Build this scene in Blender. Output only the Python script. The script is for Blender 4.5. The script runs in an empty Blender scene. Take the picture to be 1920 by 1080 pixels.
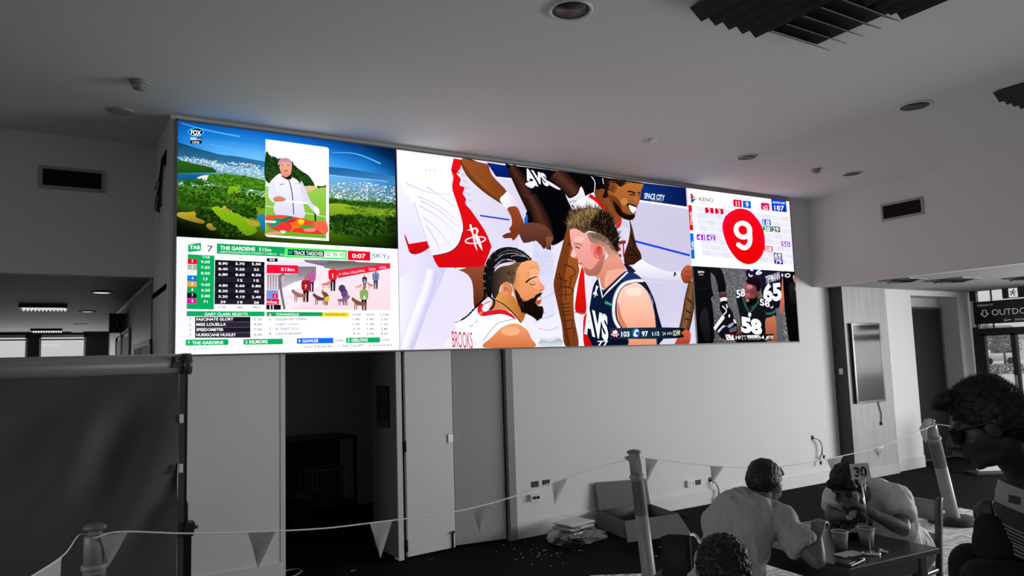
import bpy, bmesh, math, random
from mathutils import Vector, Matrix, noise
C = bpy.context.scene.collection
PI = math.pi

# ------------------------------------------------------------------ camera
CAM_H, FPX = 1.78, 1380.0
YAW, PITCH, ROLL = 0.55806, 0.09802, -0.03254
def _basis():
    cy, sy, cp, sp = math.cos(YAW), math.sin(YAW), math.cos(PITCH), math.sin(PITCH)
    fwd = Vector((sy*cp, cy*cp, sp)); right = Vector((cy, -sy, 0)); up = right.cross(fwd)
    cr, sr = math.cos(ROLL), math.sin(ROLL)
    return right*cr + up*sr, up*cr - right*sr, fwd
RT, UP, FW = _basis()
CAM = Vector((0, 0, CAM_H))
cd = bpy.data.cameras.new('camera'); cd.sensor_width = 36; cd.lens = 36*FPX/1920; cd.clip_end = 200; cd.clip_start = 0.05
co = bpy.data.objects.new('camera', cd); C.objects.link(co)
co.matrix_world = Matrix(((RT.x, UP.x, -FW.x, CAM.x), (RT.y, UP.y, -FW.y, CAM.y), (RT.z, UP.z, -FW.z, CAM.z), (0, 0, 0, 1)))
bpy.context.scene.camera = co
# sight lines of the photograph: a pixel becomes a point in the room
def ray(x, y): return RT*((x-960)/FPX) - UP*((y-540)/FPX) + FW
def onY(x, y, Y): d = ray(x, y); return CAM + d*(Y/d.y)
def onX(x, y, X): d = ray(x, y); return CAM + d*(X/d.x)
def onZ(x, y, Z): d = ray(x, y); return CAM + d*((Z-CAM_H)/d.z)
def at(x, y, dep): return CAM + ray(x, y)*dep

# ------------------------------------------------------------------ view, world, daylight
sc = bpy.context.scene
sc.view_settings.view_transform = 'Standard'; sc.view_settings.look = 'None'
sc.view_settings.exposure = 0.0; sc.view_settings.gamma = 1.0
try: sc.view_settings.use_curve_mapping = False
except Exception: pass
w = bpy.data.worlds.new('daylight'); sc.world = w; w.use_nodes = True
nt = w.node_tree; bg = nt.nodes['Background']
tc = nt.nodes.new('ShaderNodeTexCoord'); sx = nt.nodes.new('ShaderNodeSeparateXYZ'); rp = nt.nodes.new('ShaderNodeValToRGB')
nt.links.new(tc.outputs['Generated'], sx.inputs[0]); nt.links.new(sx.outputs['Z'], rp.inputs[0])
rp.color_ramp.elements[0].position = 0.0; rp.color_ramp.elements[0].color = (0.5, 0.5, 0.5, 1)
rp.color_ramp.elements[1].position = 0.35; rp.color_ramp.elements[1].color = (0.95, 0.95, 0.95, 1)
nt.links.new(rp.outputs[0], bg.inputs[0]); bg.inputs[1].default_value = 1.1
def area(name, loc, rot, sx_, sy_, power, spread=PI):
    l = bpy.data.lights.new(name, 'AREA'); l.shape = 'RECTANGLE'; l.size = sx_; l.size_y = sy_; l.energy = power; l.spread = spread
    o = bpy.data.objects.new(name, l); C.objects.link(o); o.location = loc; o.rotation_euler = rot; return o
# daylight through the glazed right wall (its long run of glass doors toward the camera's side)
area('daylight_right_doors', (12.62, .2, 1.70), (0, PI/2-.10, 0), 1.5, 6.8, 600)
# daylight through the glazing behind the camera and on the left
area('daylight_rear_windows', (3.0, -3.9, 1.9), (PI/2, 0, 0), 9.0, 1.6, 8)
area('daylight_left_windows', (-0.1, 17.4, 1.7), (-PI/2, 0, 0), 2.4, 1.6, 30)

area('daylight_left_glazing', (-5.9, 2.6, 1.5), (0, -PI/2+.5, 0), 1.6, 5.0, 90, 1.9)
# ------------------------------------------------------------------ materials (all neutral: the photograph is black and white but for its screen)
MATS = {}
def srgb(v): return v/12.92 if v <= 0.04045 else ((v+0.055)/1.055)**2.4
def mat(name, g, rough=0.6, metal=0.0, spec=0.4, var=0.06, scale=6.0, bump=0.0, bscale=80.0, emit=None, trans=0, coat=0):
    if name in MATS: return MATS[name]
    m = bpy.data.materials.new(name); m.use_nodes = True; n = m.node_tree; b = n.nodes['Principled BSDF']
    b.inputs['Roughness'].default_value = rough; b.inputs['Metallic'].default_value = metal
    b.inputs['Specular IOR Level'].default_value = spec
    if coat: b.inputs['Coat Weight'].default_value = coat
    if trans: b.inputs['Transmission Weight'].default_value = trans
    t = n.nodes.new('ShaderNodeTexCoord'); x = n.nodes.new('ShaderNodeTexNoise'); x.inputs['Scale'].default_value = scale; x.inputs['Detail'].default_value = 6
    r = n.nodes.new('ShaderNodeMapRange'); r.inputs['To Min'].default_value = g*(1-var); r.inputs['To Max'].default_value = g*(1+var)
    n.links.new(t.outputs['Object'], x.inputs['Vector']); n.links.new(x.outputs['Fac'], r.inputs['Value']); n.links.new(r.outputs[0], b.inputs['Base Color'])
    if bump:
        y = n.nodes.new('ShaderNodeTexNoise'); y.inputs['Scale'].default_value = bscale; bp = n.nodes.new('ShaderNodeBump'); bp.inputs['Strength'].default_value = bump; bp.inputs['Distance'].default_value = 0.01
        n.links.new(t.outputs['Object'], y.inputs['Vector']); n.links.new(y.outputs['Fac'], bp.inputs['Height']); n.links.new(bp.outputs[0], b.inputs['Normal'])
    if emit:
        b.inputs['Emission Color'].default_value = (1, 1, 1, 1); b.inputs['Emission Strength'].default_value = emit
    MATS[name] = m; return m
wallp = mat('wall_paint', 0.70, 0.75, var=0.03, scale=1.5, bump=0.03, bscale=160)
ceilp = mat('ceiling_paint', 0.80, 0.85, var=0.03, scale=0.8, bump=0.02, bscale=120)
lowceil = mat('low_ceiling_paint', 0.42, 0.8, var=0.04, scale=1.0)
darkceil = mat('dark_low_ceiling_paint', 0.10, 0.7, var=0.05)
trimp = mat('trim_gloss_paint', 0.68, 0.45, var=0.02)
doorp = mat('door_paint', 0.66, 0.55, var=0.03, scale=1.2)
darkdoor = mat('dark_door_paint', 0.012, 0.6)
recessp = mat('recess_paint', 0.62, 0.7)
storep = mat('store_room_paint', 0.62, 0.8)
sheetp = mat('wood_sheet_pale', 0.33, 0.6)
blackp = mat('black_plastic', 0.012, 0.5, var=0.1)
blackm = mat('black_metal', 0.015, 0.35, metal=0.3)
void = mat('unlit_duct', 0.006, 0.9)
greyp = mat('grey_plastic', 0.28, 0.45, var=0.03)
whitep = mat('white_plastic', 0.75, 0.35, var=0.02)
chrome = mat('chrome', 0.75, 0.15, metal=1.0)
alu = mat('brushed_aluminium', 0.42, 0.38, metal=0.85)
frameb = mat('dark_window_frame', 0.018, 0.4)
lampon = mat('lit_lamp', 0.8, 0.5, emit=1.6)
paper = mat('paper', 0.62, 0.8, var=0.03)
card = mat('cardboard', 0.12, 0.85, var=0.06, scale=20)
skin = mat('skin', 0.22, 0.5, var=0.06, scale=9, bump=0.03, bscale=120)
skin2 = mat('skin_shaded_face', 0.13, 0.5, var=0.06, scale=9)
hairm = mat('dark_hair', 0.008, 0.55, var=0.3, scale=60)
hairg = mat('brown_hair', 0.008, 0.6, var=0.3, scale=60)
def bands(name, n_, x0, stops, span):
    """woven bands across a garment: stops are (distance below x0, grey)"""
    m = bpy.data.materials.new(name); m.use_nodes = True; n = m.node_tree; b = n.nodes['Principled BSDF']; b.inputs['Roughness'].default_value = .85
    t = n.nodes.new('ShaderNodeTexCoord'); d = n.nodes.new('ShaderNodeVectorMath'); d.operation = 'DOT_PRODUCT'; d.inputs[1].default_value = tuple(-n_/span)
    a = n.nodes.new('ShaderNodeMath'); a.operation = 'ADD'; a.inputs[1].default_value = x0.dot(n_)/span; r = n.nodes.new('ShaderNodeValToRGB'); r.color_ramp.interpolation = 'CONSTANT'; e = r.color_ramp.elements
    n.links.new(t.outputs['Object'], d.inputs[0]); n.links.new(d.outputs['Value'], a.inputs[0]); n.links.new(a.outputs[0], r.inputs[0]); n.links.new(r.outputs[0], b.inputs['Base Color'])
    while len(e) < len(stops): e.new(.5)
    for q, (p, g) in zip(e, stops): q.position = p/span; q.color = (g, g, g, 1)
    return m
def stripes(name, g0, g1, scale, axis='X', rough=0.6, dist=0.0, wave=None, detail=2):
    m = bpy.data.materials.new(name); m.use_nodes = True; n = m.node_tree; b = n.nodes['Principled BSDF']; b.inputs['Roughness'].default_value = rough
    t = n.nodes.new('ShaderNodeTexCoord'); x = n.nodes.new('ShaderNodeTexWave'); x.bands_direction = axis; x.inputs['Scale'].default_value = scale
    x.inputs['Distortion'].default_value = dist; x.inputs['Detail'].default_value = detail; x.inputs['Detail Scale'].default_value = 1.5
    r = n.nodes.new('ShaderNodeMapRange'); r.inputs['To Min'].default_value = g0; r.inputs['To Max'].default_value = g1
    n.links.new(t.outputs['Object'], x.inputs['Vector']); n.links.new(x.outputs['Fac'], r.inputs['Value']); n.links.new(r.outputs[0], b.inputs['Base Color'])
    MATS[name] = m; return m
def wood(name, g0, g1, rough=0.45, sc_=(18, 18, 1.2)):
    m = bpy.data.materials.new(name); m.use_nodes = True; n = m.node_tree; b = n.nodes['Principled BSDF']; b.inputs['Roughness'].default_value = rough
    t = n.nodes.new('ShaderNodeTexCoord'); mp = n.nodes.new('ShaderNodeMapping'); mp.inputs['Scale'].default_value = sc_
    x = n.nodes.new('ShaderNodeTexNoise'); x.inputs['Scale'].default_value = 1.6; x.inputs['Detail'].default_value = 8; x.inputs['Roughness'].default_value = 0.65
    r = n.nodes.new('ShaderNodeMapRange'); r.inputs['From Min'].default_value = .3; r.inputs['From Max'].default_value = .7; r.inputs['To Min'].default_value = g0; r.inputs['To Max'].default_value = g1
    n.links.new(t.outputs['Object'], mp.inputs[0]); n.links.new(mp.outputs[0], x.inputs['Vector']); n.links.new(x.outputs['Fac'], r.inputs['Value']); n.links.new(r.outputs[0], b.inputs['Base Color'])
    MATS[name] = m; return m
woodpan = wood('vertical_grain_timber', 0.30, 0.42)
woodshade = wood('shaded_wall_timber', 0.11, 0.17)
tablew = wood('dark_table_timber', 0.035, 0.055, 0.3, (3, 22, 22))
chairw = wood('chair_timber', 0.035, 0.06, 0.3)
# floor: dark short-pile carpet; the dining side has a pale carpet of swirling leaf shapes
def carpet_dark():
    m = mat('dark_carpet', 0.010, 0.8, spec=0.03, var=0.3, scale=3.0, bump=0.12, bscale=160); return m
def carpet_leaf():
    m = bpy.data.materials.new('leaf_pattern_carpet'); m.use_nodes = True; n = m.node_tree; b = n.nodes['Principled BSDF']; b.inputs['Roughness'].default_value = .9
    N, K = n.nodes.new, n.links.new
    def math_(op, a, c=None):
        q = N('ShaderNodeMath'); q.operation = op
        for i, v in enumerate((a, c)):
            if v is None: continue
            if isinstance(v, (int, float)): q.inputs[i].default_value = v
            else: K(v, q.inputs[i])
        return q.outputs[0]
    t = N('ShaderNodeTexCoord'); d = N('ShaderNodeTexNoise'); d.inputs['Scale'].default_value = 2.4; d.inputs['Detail'].default_value = 1
    K(t.outputs['Object'], d.inputs['Vector'])
    w_ = N('ShaderNodeVectorMath'); w_.operation = 'MULTIPLY_ADD'; K(d.outputs['Color'], w_.inputs[0]); w_.inputs[1].default_value = (.95, .95, 0); K(t.outputs['Object'], w_.inputs[2])
    v = N('ShaderNodeTexVoronoi'); v.inputs['Scale'].default_value = 1.9; K(w_.outputs[0], v.inputs['Vector'])
    sp = N('ShaderNodeSeparateColor'); K(v.outputs['Color'], sp.inputs[0]); an = math_('MULTIPLY', sp.outputs[0], 6.28)
    sx_ = N('ShaderNodeSeparateXYZ'); K(w_.outputs[0], sx_.inputs[0])
    ph = math_('ADD', math_('MULTIPLY', sx_.outputs['X'], math_('COSINE', an)), math_('MULTIPLY', sx_.outputs['Y'], math_('SINE', an)))
    si = math_('SINE', math_('MULTIPLY', ph, 62.0)); fine = N('ShaderNodeTexNoise'); fine.inputs['Scale'].default_value = 14; K(t.outputs['Object'], fine.inputs['Vector'])
    r = N('ShaderNodeValToRGB'); e = r.color_ramp.elements
    e[0].position = .36; e[0].color = (.38, .38, .38, 1); e[1].position = .70; e[1].color = (.74, .74, .74, 1)
    K(math_('ADD', math_('MULTIPLY', si, .22), fine.outputs['Fac']), r.inputs[0]); K(r.outputs[0], b.inputs['Base Color'])
    MATS['leaf_carpet'] = m; return m
cdark, cleaf = carpet_dark(), carpet_leaf()

# ------------------------------------------------------------------ mesh helpers
WM = {}                                         # world matrix of every object that parents something
class MB:
    def __init__(s): s.b = bmesh.new(); s.mi = 0
    def _tag(s, geom):
        for g in geom:
            if isinstance(g, bmesh.types.BMFace): g.material_index = s.mi
    def face(s, pts):
        f = s.b.faces.new([s.b.verts.new(p) for p in pts]); f.material_index = s.mi; return f
    def box(s, c, size, rot=None, bev=0.0):
        r = bmesh.ops.create_cube(s.b, size=1.0); vs = r['verts']
        m = Matrix.Translation(c) @ ((rot.to_4x4() if rot else Matrix())) @ Matrix.Diagonal((*size, 1))
        bmesh.ops.transform(s.b, matrix=m, verts=vs)
        fs = {f for v in vs for f in v.link_faces}
        if bev:
            es = list({e for v in vs for e in v.link_edges})
            q = bmesh.ops.bevel(s.b, geom=es, offset=bev, segments=2, profile=.5, affect='EDGES'); fs = set(q['faces']) | {f for f in fs if f.is_valid}
            fs |= {f for v in q['verts'] for f in v.link_faces}
        for f in fs: f.material_index = s.mi
        return s
    def bx(s, x0, y0, z0, x1, y1, z1, bev=0.0):
        return s.box(((x0+x1)/2, (y0+y1)/2, (z0+z1)/2), (abs(x1-x0), abs(y1-y0), abs(z1-z0)), None, bev)
    def loft(s, rings, cap=True, close=True):
        vr = [[s.b.verts.new(p) for p in r] for r in rings]; n = len(vr[0])
        for a, b_ in zip(vr, vr[1:]):
            for i in range(n if close else n-1):
                f = s.b.faces.new((a[i], a[(i+1) % n], b_[(i+1) % n], b_[i])); f.material_index = s.mi; f.smooth = True
        if cap and n > 2:
            for r_ in (list(reversed(vr[0])), vr[-1]):
                f = s.b.faces.new(r_); f.material_index = s.mi
        return s
    def cyl(s, p0, p1, r0, r1=None, n=16, cap=True):
        p0, p1 = Vector(p0), Vector(p1); r1 = r0 if r1 is None else r1
        a, b_ = frame(p1-p0)
        ring = lambda p, r: [p + a*(r*math.cos(2*PI*i/n)) + b_*(r*math.sin(2*PI*i/n)) for i in range(n)]
        return s.loft([ring(p0, r0), ring(p1, r1)], cap)
    def lathe(s, prof, c=(0, 0, 0), ax=(0, 0, 1), n=24, cap=True):
        ax = Vector(ax).normalized(); a, b_ = frame(ax); c = Vector(c)
        return s.loft([[c + ax*z + a*(r*math.cos(2*PI*i/n)) + b_*(r*math.sin(2*PI*i/n)) for i in range(n)] for r, z in prof], cap)
    def tube(s, pts, r, n=8, cap=True):
        pts = [Vector(p) for p in pts]; rings = []; a = None
        for i, p in enumerate(pts):
            d = (pts[min(i+1, len(pts)-1)] - pts[max(i-1, 0)])
            if d.length < 1e-9: d = Vector((0, 0, 1))
            d.normalize()
            if a is None: a, _ = frame(d)
            a = (a - d*a.dot(d)).normalized(); b_ = d.cross(a)
            rr = r[i] if isinstance(r, (list, tuple)) else r
            rings.append([p + a*(rr*math.cos(2*PI*k/n)) + b_*(rr*math.sin(2*PI*k/n)) for k in range(n)])
        return s.loft(rings, cap)
    def prism(s, pts, d):
        d = Vector(d); pts = [Vector(p) for p in pts]
        return s.loft([pts, [p+d for p in pts]])
    def ell(s, c, rad, rot=None, n=3):
        r = bmesh.ops.create_icosphere(s.b, subdivisions=n, radius=1.0)
        m = Matrix.Translation(c) @ (rot.to_4x4() if rot else Matrix()) @ Matrix.Diagonal((*(rad if hasattr(rad, '__len__') else (rad,)*3), 1))
        bmesh.ops.transform(s.b, matrix=m, verts=r['verts'])
        for v in r['verts']:
            for f in v.link_faces: f.material_index = s.mi; f.smooth = True
        return s
    def build(s, name, mats, parent=None, smooth=None, fix=True):
        if fix: bmesh.ops.recalc_face_normals(s.b, faces=s.b.faces)
        if smooth is not None:
            for f in s.b.faces: f.smooth = smooth
        me = bpy.data.meshes.new(name); s.b.to_mesh(me); s.b.free()
        for m in (mats if isinstance(mats, (list, tuple)) else [mats]): me.materials.append(m)
        return link(name, me, parent)
def frame(d):
    d = Vector(d).normalized(); u = Vector((0, 0, 1)) if abs(d.z) < .9 else Vector((1, 0, 0))
    a = d.cross(u).normalized(); return a, d.cross(a)
def link(name, me, parent=None):
    o = bpy.data.objects.new(name, me); C.objects.link(o)
    if parent is not None:
        o.parent = parent; inv = WM[parent].inverted(); me.transform(inv); WM[o] = WM[parent].copy()
    else: WM[o] = Matrix()
    return o
def place(o, p):
    """give a top-level mesh its origin at p, geometry staying where it is"""
    p = Vector(p); o.data.transform(Matrix.Translation(-p)); o.location = p; WM[o] = Matrix.Translation(p); return o
def tag(o, label, cat, group=None, kind=None):
    o['label'] = label; o['category'] = cat
    if group: o['group'] = group
    if kind: o['kind'] = kind
    return o
def thing(name, loc, label, cat, group=None):
    o = bpy.data.objects.new(name, None); C.objects.link(o); o.location = loc; o.empty_display_size = .1
    WM[o] = Matrix.Translation(loc); return tag(o, label, cat, group)
def struct(name, mb, m):
    o = mb.build(name, m); o['kind'] = 'structure'; return o
def copytree(o, parent=None, offset=None):
    c = o.copy(); C.objects.link(c)
    if parent is not None: c.parent = parent
    if offset is not None: c.location = Vector(o.location) + Vector(offset)
    for ch in list(o.children): copytree(ch, c)
    return c
def text_mesh(s, bold=0.0, spacing=1.0):
    """outlines of the built-in font as triangles, normalised: x from 0 to 1, cap height 1"""
    cu = bpy.data.curves.new('lettering', 'FONT'); cu.body = s; cu.resolution_u = 3; cu.offset = bold; cu.space_character = spacing
    o = bpy.data.objects.new('lettering', cu); C.objects.link(o)
    bpy.context.view_layer.update()
    me = bpy.data.meshes.new_from_object(o.evaluated_get(bpy.context.evaluated_depsgraph_get()))
    v = [tuple(x.co) for x in me.vertices]; f = [tuple(p.vertices) for p in me.polygons]
    bpy.data.objects.remove(o); bpy.data.curves.remove(cu); bpy.data.meshes.remove(me)
    if not v: return [], []
    x0 = min(p[0] for p in v); x1 = max(p[0] for p in v)
    return [((p[0]-x0)/(x1-x0 or 1), p[1]/0.73) for p in v], f
def letter(mb, s, o, ex, ey, bold=0.01, depth=None):
    """write s on mb: baseline from o along ex (full width), cap height ey"""
    v, f = text_mesh(s, bold); o, ex, ey = Vector(o), Vector(ex), Vector(ey)
    vs = [mb.b.verts.new(o + ex*x + ey*y) for x, y in v]
    for q in f:
        try: mb.b.faces.new([vs[i] for i in q]).material_index = mb.mi
        except ValueError: pass
# ================================================================== THE ROOM
YW, XS, XL, ZC, ZL = 6.439, 8.95, 0.77, 3.877, 2.655
XR, YR = 12.735, 6.30
m = MB(); m.bx(-6, -4, -.1, 13, 18, 0); struct('floor', m, cdark)
edge = [onZ(x, y, 0) for x, y in ((1110, 1080), (1250, 1075), (1350, 1060), (1600, 1003), (1740, 962), (1800, 953), (1870, 966))]
m = MB(); top = [(p.x, p.y, .006) for p in edge]
poly = [(1.4, 4.2, .006), (2.6, 4.9, .006)] + top + [(9.0, 3.6, .006), (9.2, 2.6, .006), (8.4, 1.9, .006), (4.0, 1.7, .006), (1.6, 1.9, .006)]  # unseen near edge drawn in so less light bounces to the ceiling
m.prism(poly, (0, 0, -.006)); o = struct('floor_carpet', m, cleaf)
# ceilings
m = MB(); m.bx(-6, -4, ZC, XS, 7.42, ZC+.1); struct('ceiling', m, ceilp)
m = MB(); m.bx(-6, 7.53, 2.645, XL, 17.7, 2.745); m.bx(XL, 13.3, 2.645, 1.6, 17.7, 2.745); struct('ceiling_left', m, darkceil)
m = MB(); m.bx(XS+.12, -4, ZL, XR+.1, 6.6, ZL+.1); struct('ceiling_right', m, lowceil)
m = MB(); m.bx(XL, YW+.12, 2.45, 5.2, 9.4, 2.5); struct('ceiling_store', m, storep)
# bulkheads
m = MB(); m.bx(-6, 7.41, 2.645, XL, 7.53, ZC); struct('wall_left_bulkhead', m, wallp)
m = MB(); m.bx(XS, -4, ZL, XS+.12, YW, ZC); struct('wall_right_bulkhead', m, wallp)
# main wall: pieces round the opening under the screen (opening 1.69..3.93, head at 2.10)
OX0, OX1, OZ = 1.69, 3.93, 2.10
m = MB(); m.bx(XL, YW, 0, OX0, YW+.12, ZC); m.bx(OX0, YW, OZ, OX1, YW+.12, ZC); m.bx(OX1, YW, 0, 9.36, YW+.12, ZC)
struct('wall_main', m, wallp)
m = MB(); m.bx(XL, YW+.12, 0, XL+.12, 13.4, ZC); struct('wall_left_return', m, wallp)
m = MB(); m.bx(XL-.012, 7.53, 0, XL, 13.4, 2.64); struct('wall_left_shade_panel', m, woodshade)  # timber tone darkened to hold the shadow of the recess
m = MB(); m.bx(XL-.03, 7.50, 2.622, XL-.001, 13.4, 2.640); struct('trim_1', m, alu)
m = MB(); m.bx(XL-.02, 13.4, 0, XL+.12, 13.46, 2.64); struct('trim_2', m, trimp)
m = MB(); m.bx(XL+.12, 13.3, 0, 1.6, 13.42, 2.64); m.bx(1.48, 13.42, 0, 1.6, 17.6, 2.64); struct('wall_left_return_far', m, recessp)
# dark store room behind the opening
m = MB(); m.bx(XL+.12, 9.3, 0, 5.2, 9.4, 2.5); struct('wall_store_back', m, storep)
m = MB(); m.bx(5.2, YW+.12, 0, 5.3, 9.4, 2.5); struct('wall_store_right', m, storep)
m = MB(); m.bx(XL+.12, YW+.121, 0, XL+.13, 9.3, 2.45); struct('wall_store_left', m, storep)
# left far wall with two windows
FY = 17.6
m = MB()
m.bx(-6, FY, 0, 1.5, FY+.12, .85); m.bx(-6, FY, 2.60, 1.5, FY+.12, 2.645)
for a, b_ in ((-6, -2.6), (-.447, -.25), (.56, 1.5)): m.bx(a, FY, .85, b_, FY+.12, 2.60)
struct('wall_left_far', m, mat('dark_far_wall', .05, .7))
for i, (a, b_) in enumerate(((-2.6, -.447), (-.25, .56)), 1):
    root = thing('window_%d' % i, (a, FY, .85), '', ''); del root['label']; del root['category']; root['kind'] = 'structure'
    f = MB(); t = .035
    f.bx(a, FY-.02, .85, a+t, FY+.06, 2.60); f.bx(b_-t, FY-.02, .85, b_, FY+.06, 2.60); f.bx(a, FY-.02, .85, b_, FY+.06, .90); f.bx(a, FY-.02, 2.545, b_, FY+.06, 2.60)
    f.build('window_frame', whitep, root)
    f = MB(); f.bx(a+t, FY+.03, 2.49, b_-t, FY+.05, 2.515); f.build('window_blind_rail', blackp, root)
    g = MB(); g.bx(a+t, FY+.02, .90, b_-t, FY+.028, 2.545); gl = mat('window_glass', 1.0, 0.0, trans=1.0, var=0); g.build('window_glass', gl, root)
# outer walls out of the frame
m = MB(); m.bx(-6.1, -4, 0, -6, 17.7, ZC); struct('wall_left', m, recessp)
m = MB(); m.bx(-6, -4.1, 0, XR+.1, -4, ZC); struct('wall_rear', m, recessp)
# right end of the main wall: proud timber panel, plain wall, door recess, stub, glazed right wall
PX0, PX1, PY = 9.297, 10.33, 6.234
m = MB(); m.bx(PX0, PY, .12, PX1, YW, ZL); struct('wall_panel_timber', m, woodpan)
m = MB(); m.bx(PX0-.004, PY+.001, .0, PX0, YW, ZL); struct('wall_panel_shade', m, mat('panel_shade_tone', .05, .6))  # thin dark sheet: shade on the panel's side, turned from the daylight, as colour
m = MB(); m.bx(PX1, YR, 0, 11.10, YW+.3, ZL); m.bx(11.10, YR, 2.57, 12.452, YW+.3, ZL); m.bx(12.452, YR, 0, XR+.1, 6.75, ZL); struct('wall_main_right', m, wallp)
m = MB(); m.bx(11.0, 6.62, 0, 12.46, 6.72, 2.57); struct('wall_recess', m, recessp)
m = MB(); m.bx(12.440, YR+.004, .13, 12.452, 6.62, 2.57); struct('wall_recess_side', m, recessp)
dr = thing('door_1', (11.15, 6.6, 0), '', ''); del dr['label']; del dr['category']; dr['kind'] = 'structure'
m = MB(); m.bx(11.10, 6.59, .01, 12.38, 6.62, 2.39); m.build('door_leaf', darkdoor, dr)
m = MB(); m.bx(12.38, 6.56, 0, 12.43, 6.63, 2.42); m.bx(11.10, 6.56, 2.39, 12.38, 6.63, 2.42); m.bx(11.10, 6.57, 0, 12.38, 6.60, .02); m.build('door_frame', mat('dark_frame_paint', .09, .5), dr)
# skirtings
def skirt(name, boxes, mm=trimp):
    m = MB()
    for b_ in boxes: m.bx(*b_, bev=.003)
    struct(name, m, mm)
skirt('baseboard_main', [(OX1+.045, YW-.016, 0, 9.297, YW, .165)])
skirt('baseboard_left', [(XL, YW-.016, 0, OX0-.03, YW, .165)])
skirt('baseboard_panel', [(PX0, PY-.012, 0, PX1, PY+.05, .14)], mat('grey_skirting', .42, .5))
skirt('baseboard_right', [(PX1+.01, YR-.016, 0, 11.10, YR, .17), (12.44, YR-.016, 0, XR-.05, YR, .17)])
skirt('baseboard_recess', [(12.425, YR+.0, 0, 12.44, 6.56, .17)], mat('grey_skirting_dark', .2, .5))
# opening trims
m = MB(); m.bx(OX0-.035, YW-.006, 0, OX0+.004, YW+.126, OZ); struct('trim_4', m, trimp)
m = MB(); m.bx(OX1-.035, YW-.03, 0, OX1+.045, YW+.12, OZ); struct('trim_5', m, mat('jamb_paint', .24, .5))
m = MB(); m.bx(2.715, YW-.004, 0, 2.765, YW+.10, OZ); struct('trim_6', m, trimp)
m = MB(); m.bx(2.765, YW+.03, 0, 2.80, YW+.10, OZ); struct('trim_7', m, blackm)

# glazed right wall: x = XR, from y = 6.24 toward the camera
m = MB(); 
m.bx(XR, -4, 0, XR+.12, 4.2-7.5, 2.655)
struct('wall_right', m, wallp)
gd = thing('window_3', (XR, 6.2, 0), '', ''); del gd['label']; del gd['category']; gd['kind'] = 'structure'
m = MB()
m.bx(XR-.03, 6.15, 0, XR+.06, 6.24, 2.655)                     # corner post
m.bx(XR-.03, -3.3, 1.925, XR+.06, 6.15, 2.045)                 # transom over the doors
m.bx(XR-.03, -3.3, 2.60, XR+.06, 5.72, 2.655)
for y in (5.655, 4.75, 3.85, 2.95, 2.05, 1.15, .25, -.65, -1.55, -2.45, -3.3): m.bx(XR-.03, y-.035, 0, XR+.06, y+.035, 1.95 if y > 5 else 2.655)
m.bx(XR-.03, 6.07, 0, XR+.05, 6.15, 1.95)
for y in (5.93,): m.bx(XR-.01, y-.006, 2.045, XR+.03, y+.006, 2.655)
m.bx(XR-.02, -3.3, 0, XR+.06, 6.15, .08)
m.build('window_frame', frameb, gd)
m = MB(); m.bx(XR+.01, -3.3, .08, XR+.018, 6.15, 2.62); m.build('window_glass', MATS['window_glass'], gd)
m = MB(); m.bx(XR-.045, 5.60, 1.02, XR-.03, 5.70, 1.06); m.bx(XR-.075, 5.63, 1.0, XR-.045, 5.67, 1.3); m.build('door_handle', alu, gd)
# outdoors beyond the glass doors
m = MB(); m.bx(12.86, -20, -.2, 160, 120, -.05); struct('ground_outside', m, mat('pale_paving', .50, .8, var=.2, scale=.15))
m = MB(); m.bx(12.86, -20, -.06, 100, 5.0, -.044); struct('ground_outside_added', m, mat('added_dark_ground', .05, .8, var=.2, scale=2))  # unseen dark ground, added to darken the lower reflection in the portrait display
def tree(px_, py_, dep, h, r, seed, lab):
    rnd = random.Random(seed); c0 = at(px_, py_, dep); x, y = c0.x, c0.y; t = thing('tree', (x, y, -.05), lab, 'tree', 'trees beyond the glass doors')
    b = MB(); b.cyl((x, y, -.05), (x, y, h*.6), .12, .07, 8); b.build('trunk', mat('bark', .12, .9), t)
    b = MB()
    for i in range(1300):
        a, e, q = rnd.uniform(0, 2*PI), rnd.uniform(-.7, 1.5), rnd.uniform(.4, 1) * r
        c = Vector((x+q*math.cos(a)*math.cos(e), y+q*math.sin(a)*math.cos(e), h-r+q*math.sin(e))); s = rnd.uniform(.05, .14)
        n1, n2 = frame((rnd.uniform(-1, 1), rnd.uniform(-1, 1), rnd.uniform(-1, 1)))
        b.face([c+n1*s, c+n2*s*.6, c-n1*s, c-n2*s*.6])
    b.build('foliage', mat('tree_leaves', .22, .7, var=.6, scale=3), t, fix=False)
tree(1851, 670, 62, 3.6, 1.5, 3, 'bushy tree outside the glass doors, left of the white van'); tree(1884, 670, 66, 3.2, 1.4, 5, 'round tree outside the glass doors, behind and right of the white van')
c = at(1866, 690, 70); t = thing('van', (c.x, c.y, -.05), 'white van parked far outside the glass doors', 'van'); e = Vector((RT.x, RT.y, 0)).normalized(); f = Vector((-e.y, e.x, 0)); r = Matrix((e, f, Vector((0, 0, 1)))).transposed(); cz = Vector((c.x, c.y, 0))
b = MB(); b.loft([[cz+e*x+f*y_+Vector((0, 0, z)) for y_ in (-.8, .8)]+[cz+e*x+f*y_+Vector((0, 0, .25)) for y_ in (.8, -.8)] for x, z in ((-1.6, .9), (-1.2, 1.0), (-.9, 1.5), (1.5, 1.55), (1.6, 1.3))]); b.build('body', mat('white_car_paint', .8, .4), t)
b = MB(); b.box(cz+f*-.81+e*.2+Vector((0, 0, 1.2)), (2.0, .02, .4), r); b.build('side_window', mat('van_glass', .05, .2), t)
for x in (-1.0, 1.0): b = MB(); b.cyl(cz+e*x-f*.85+Vector((0, 0, .25)), cz+e*x-f*.65+Vector((0, 0, .25)), .3); b.build('wheel', mat('tyre', .02, .8), t)
c = at(1872, 715, 46); b = MB(); rnd = random.Random(8); c.z = 0
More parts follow.
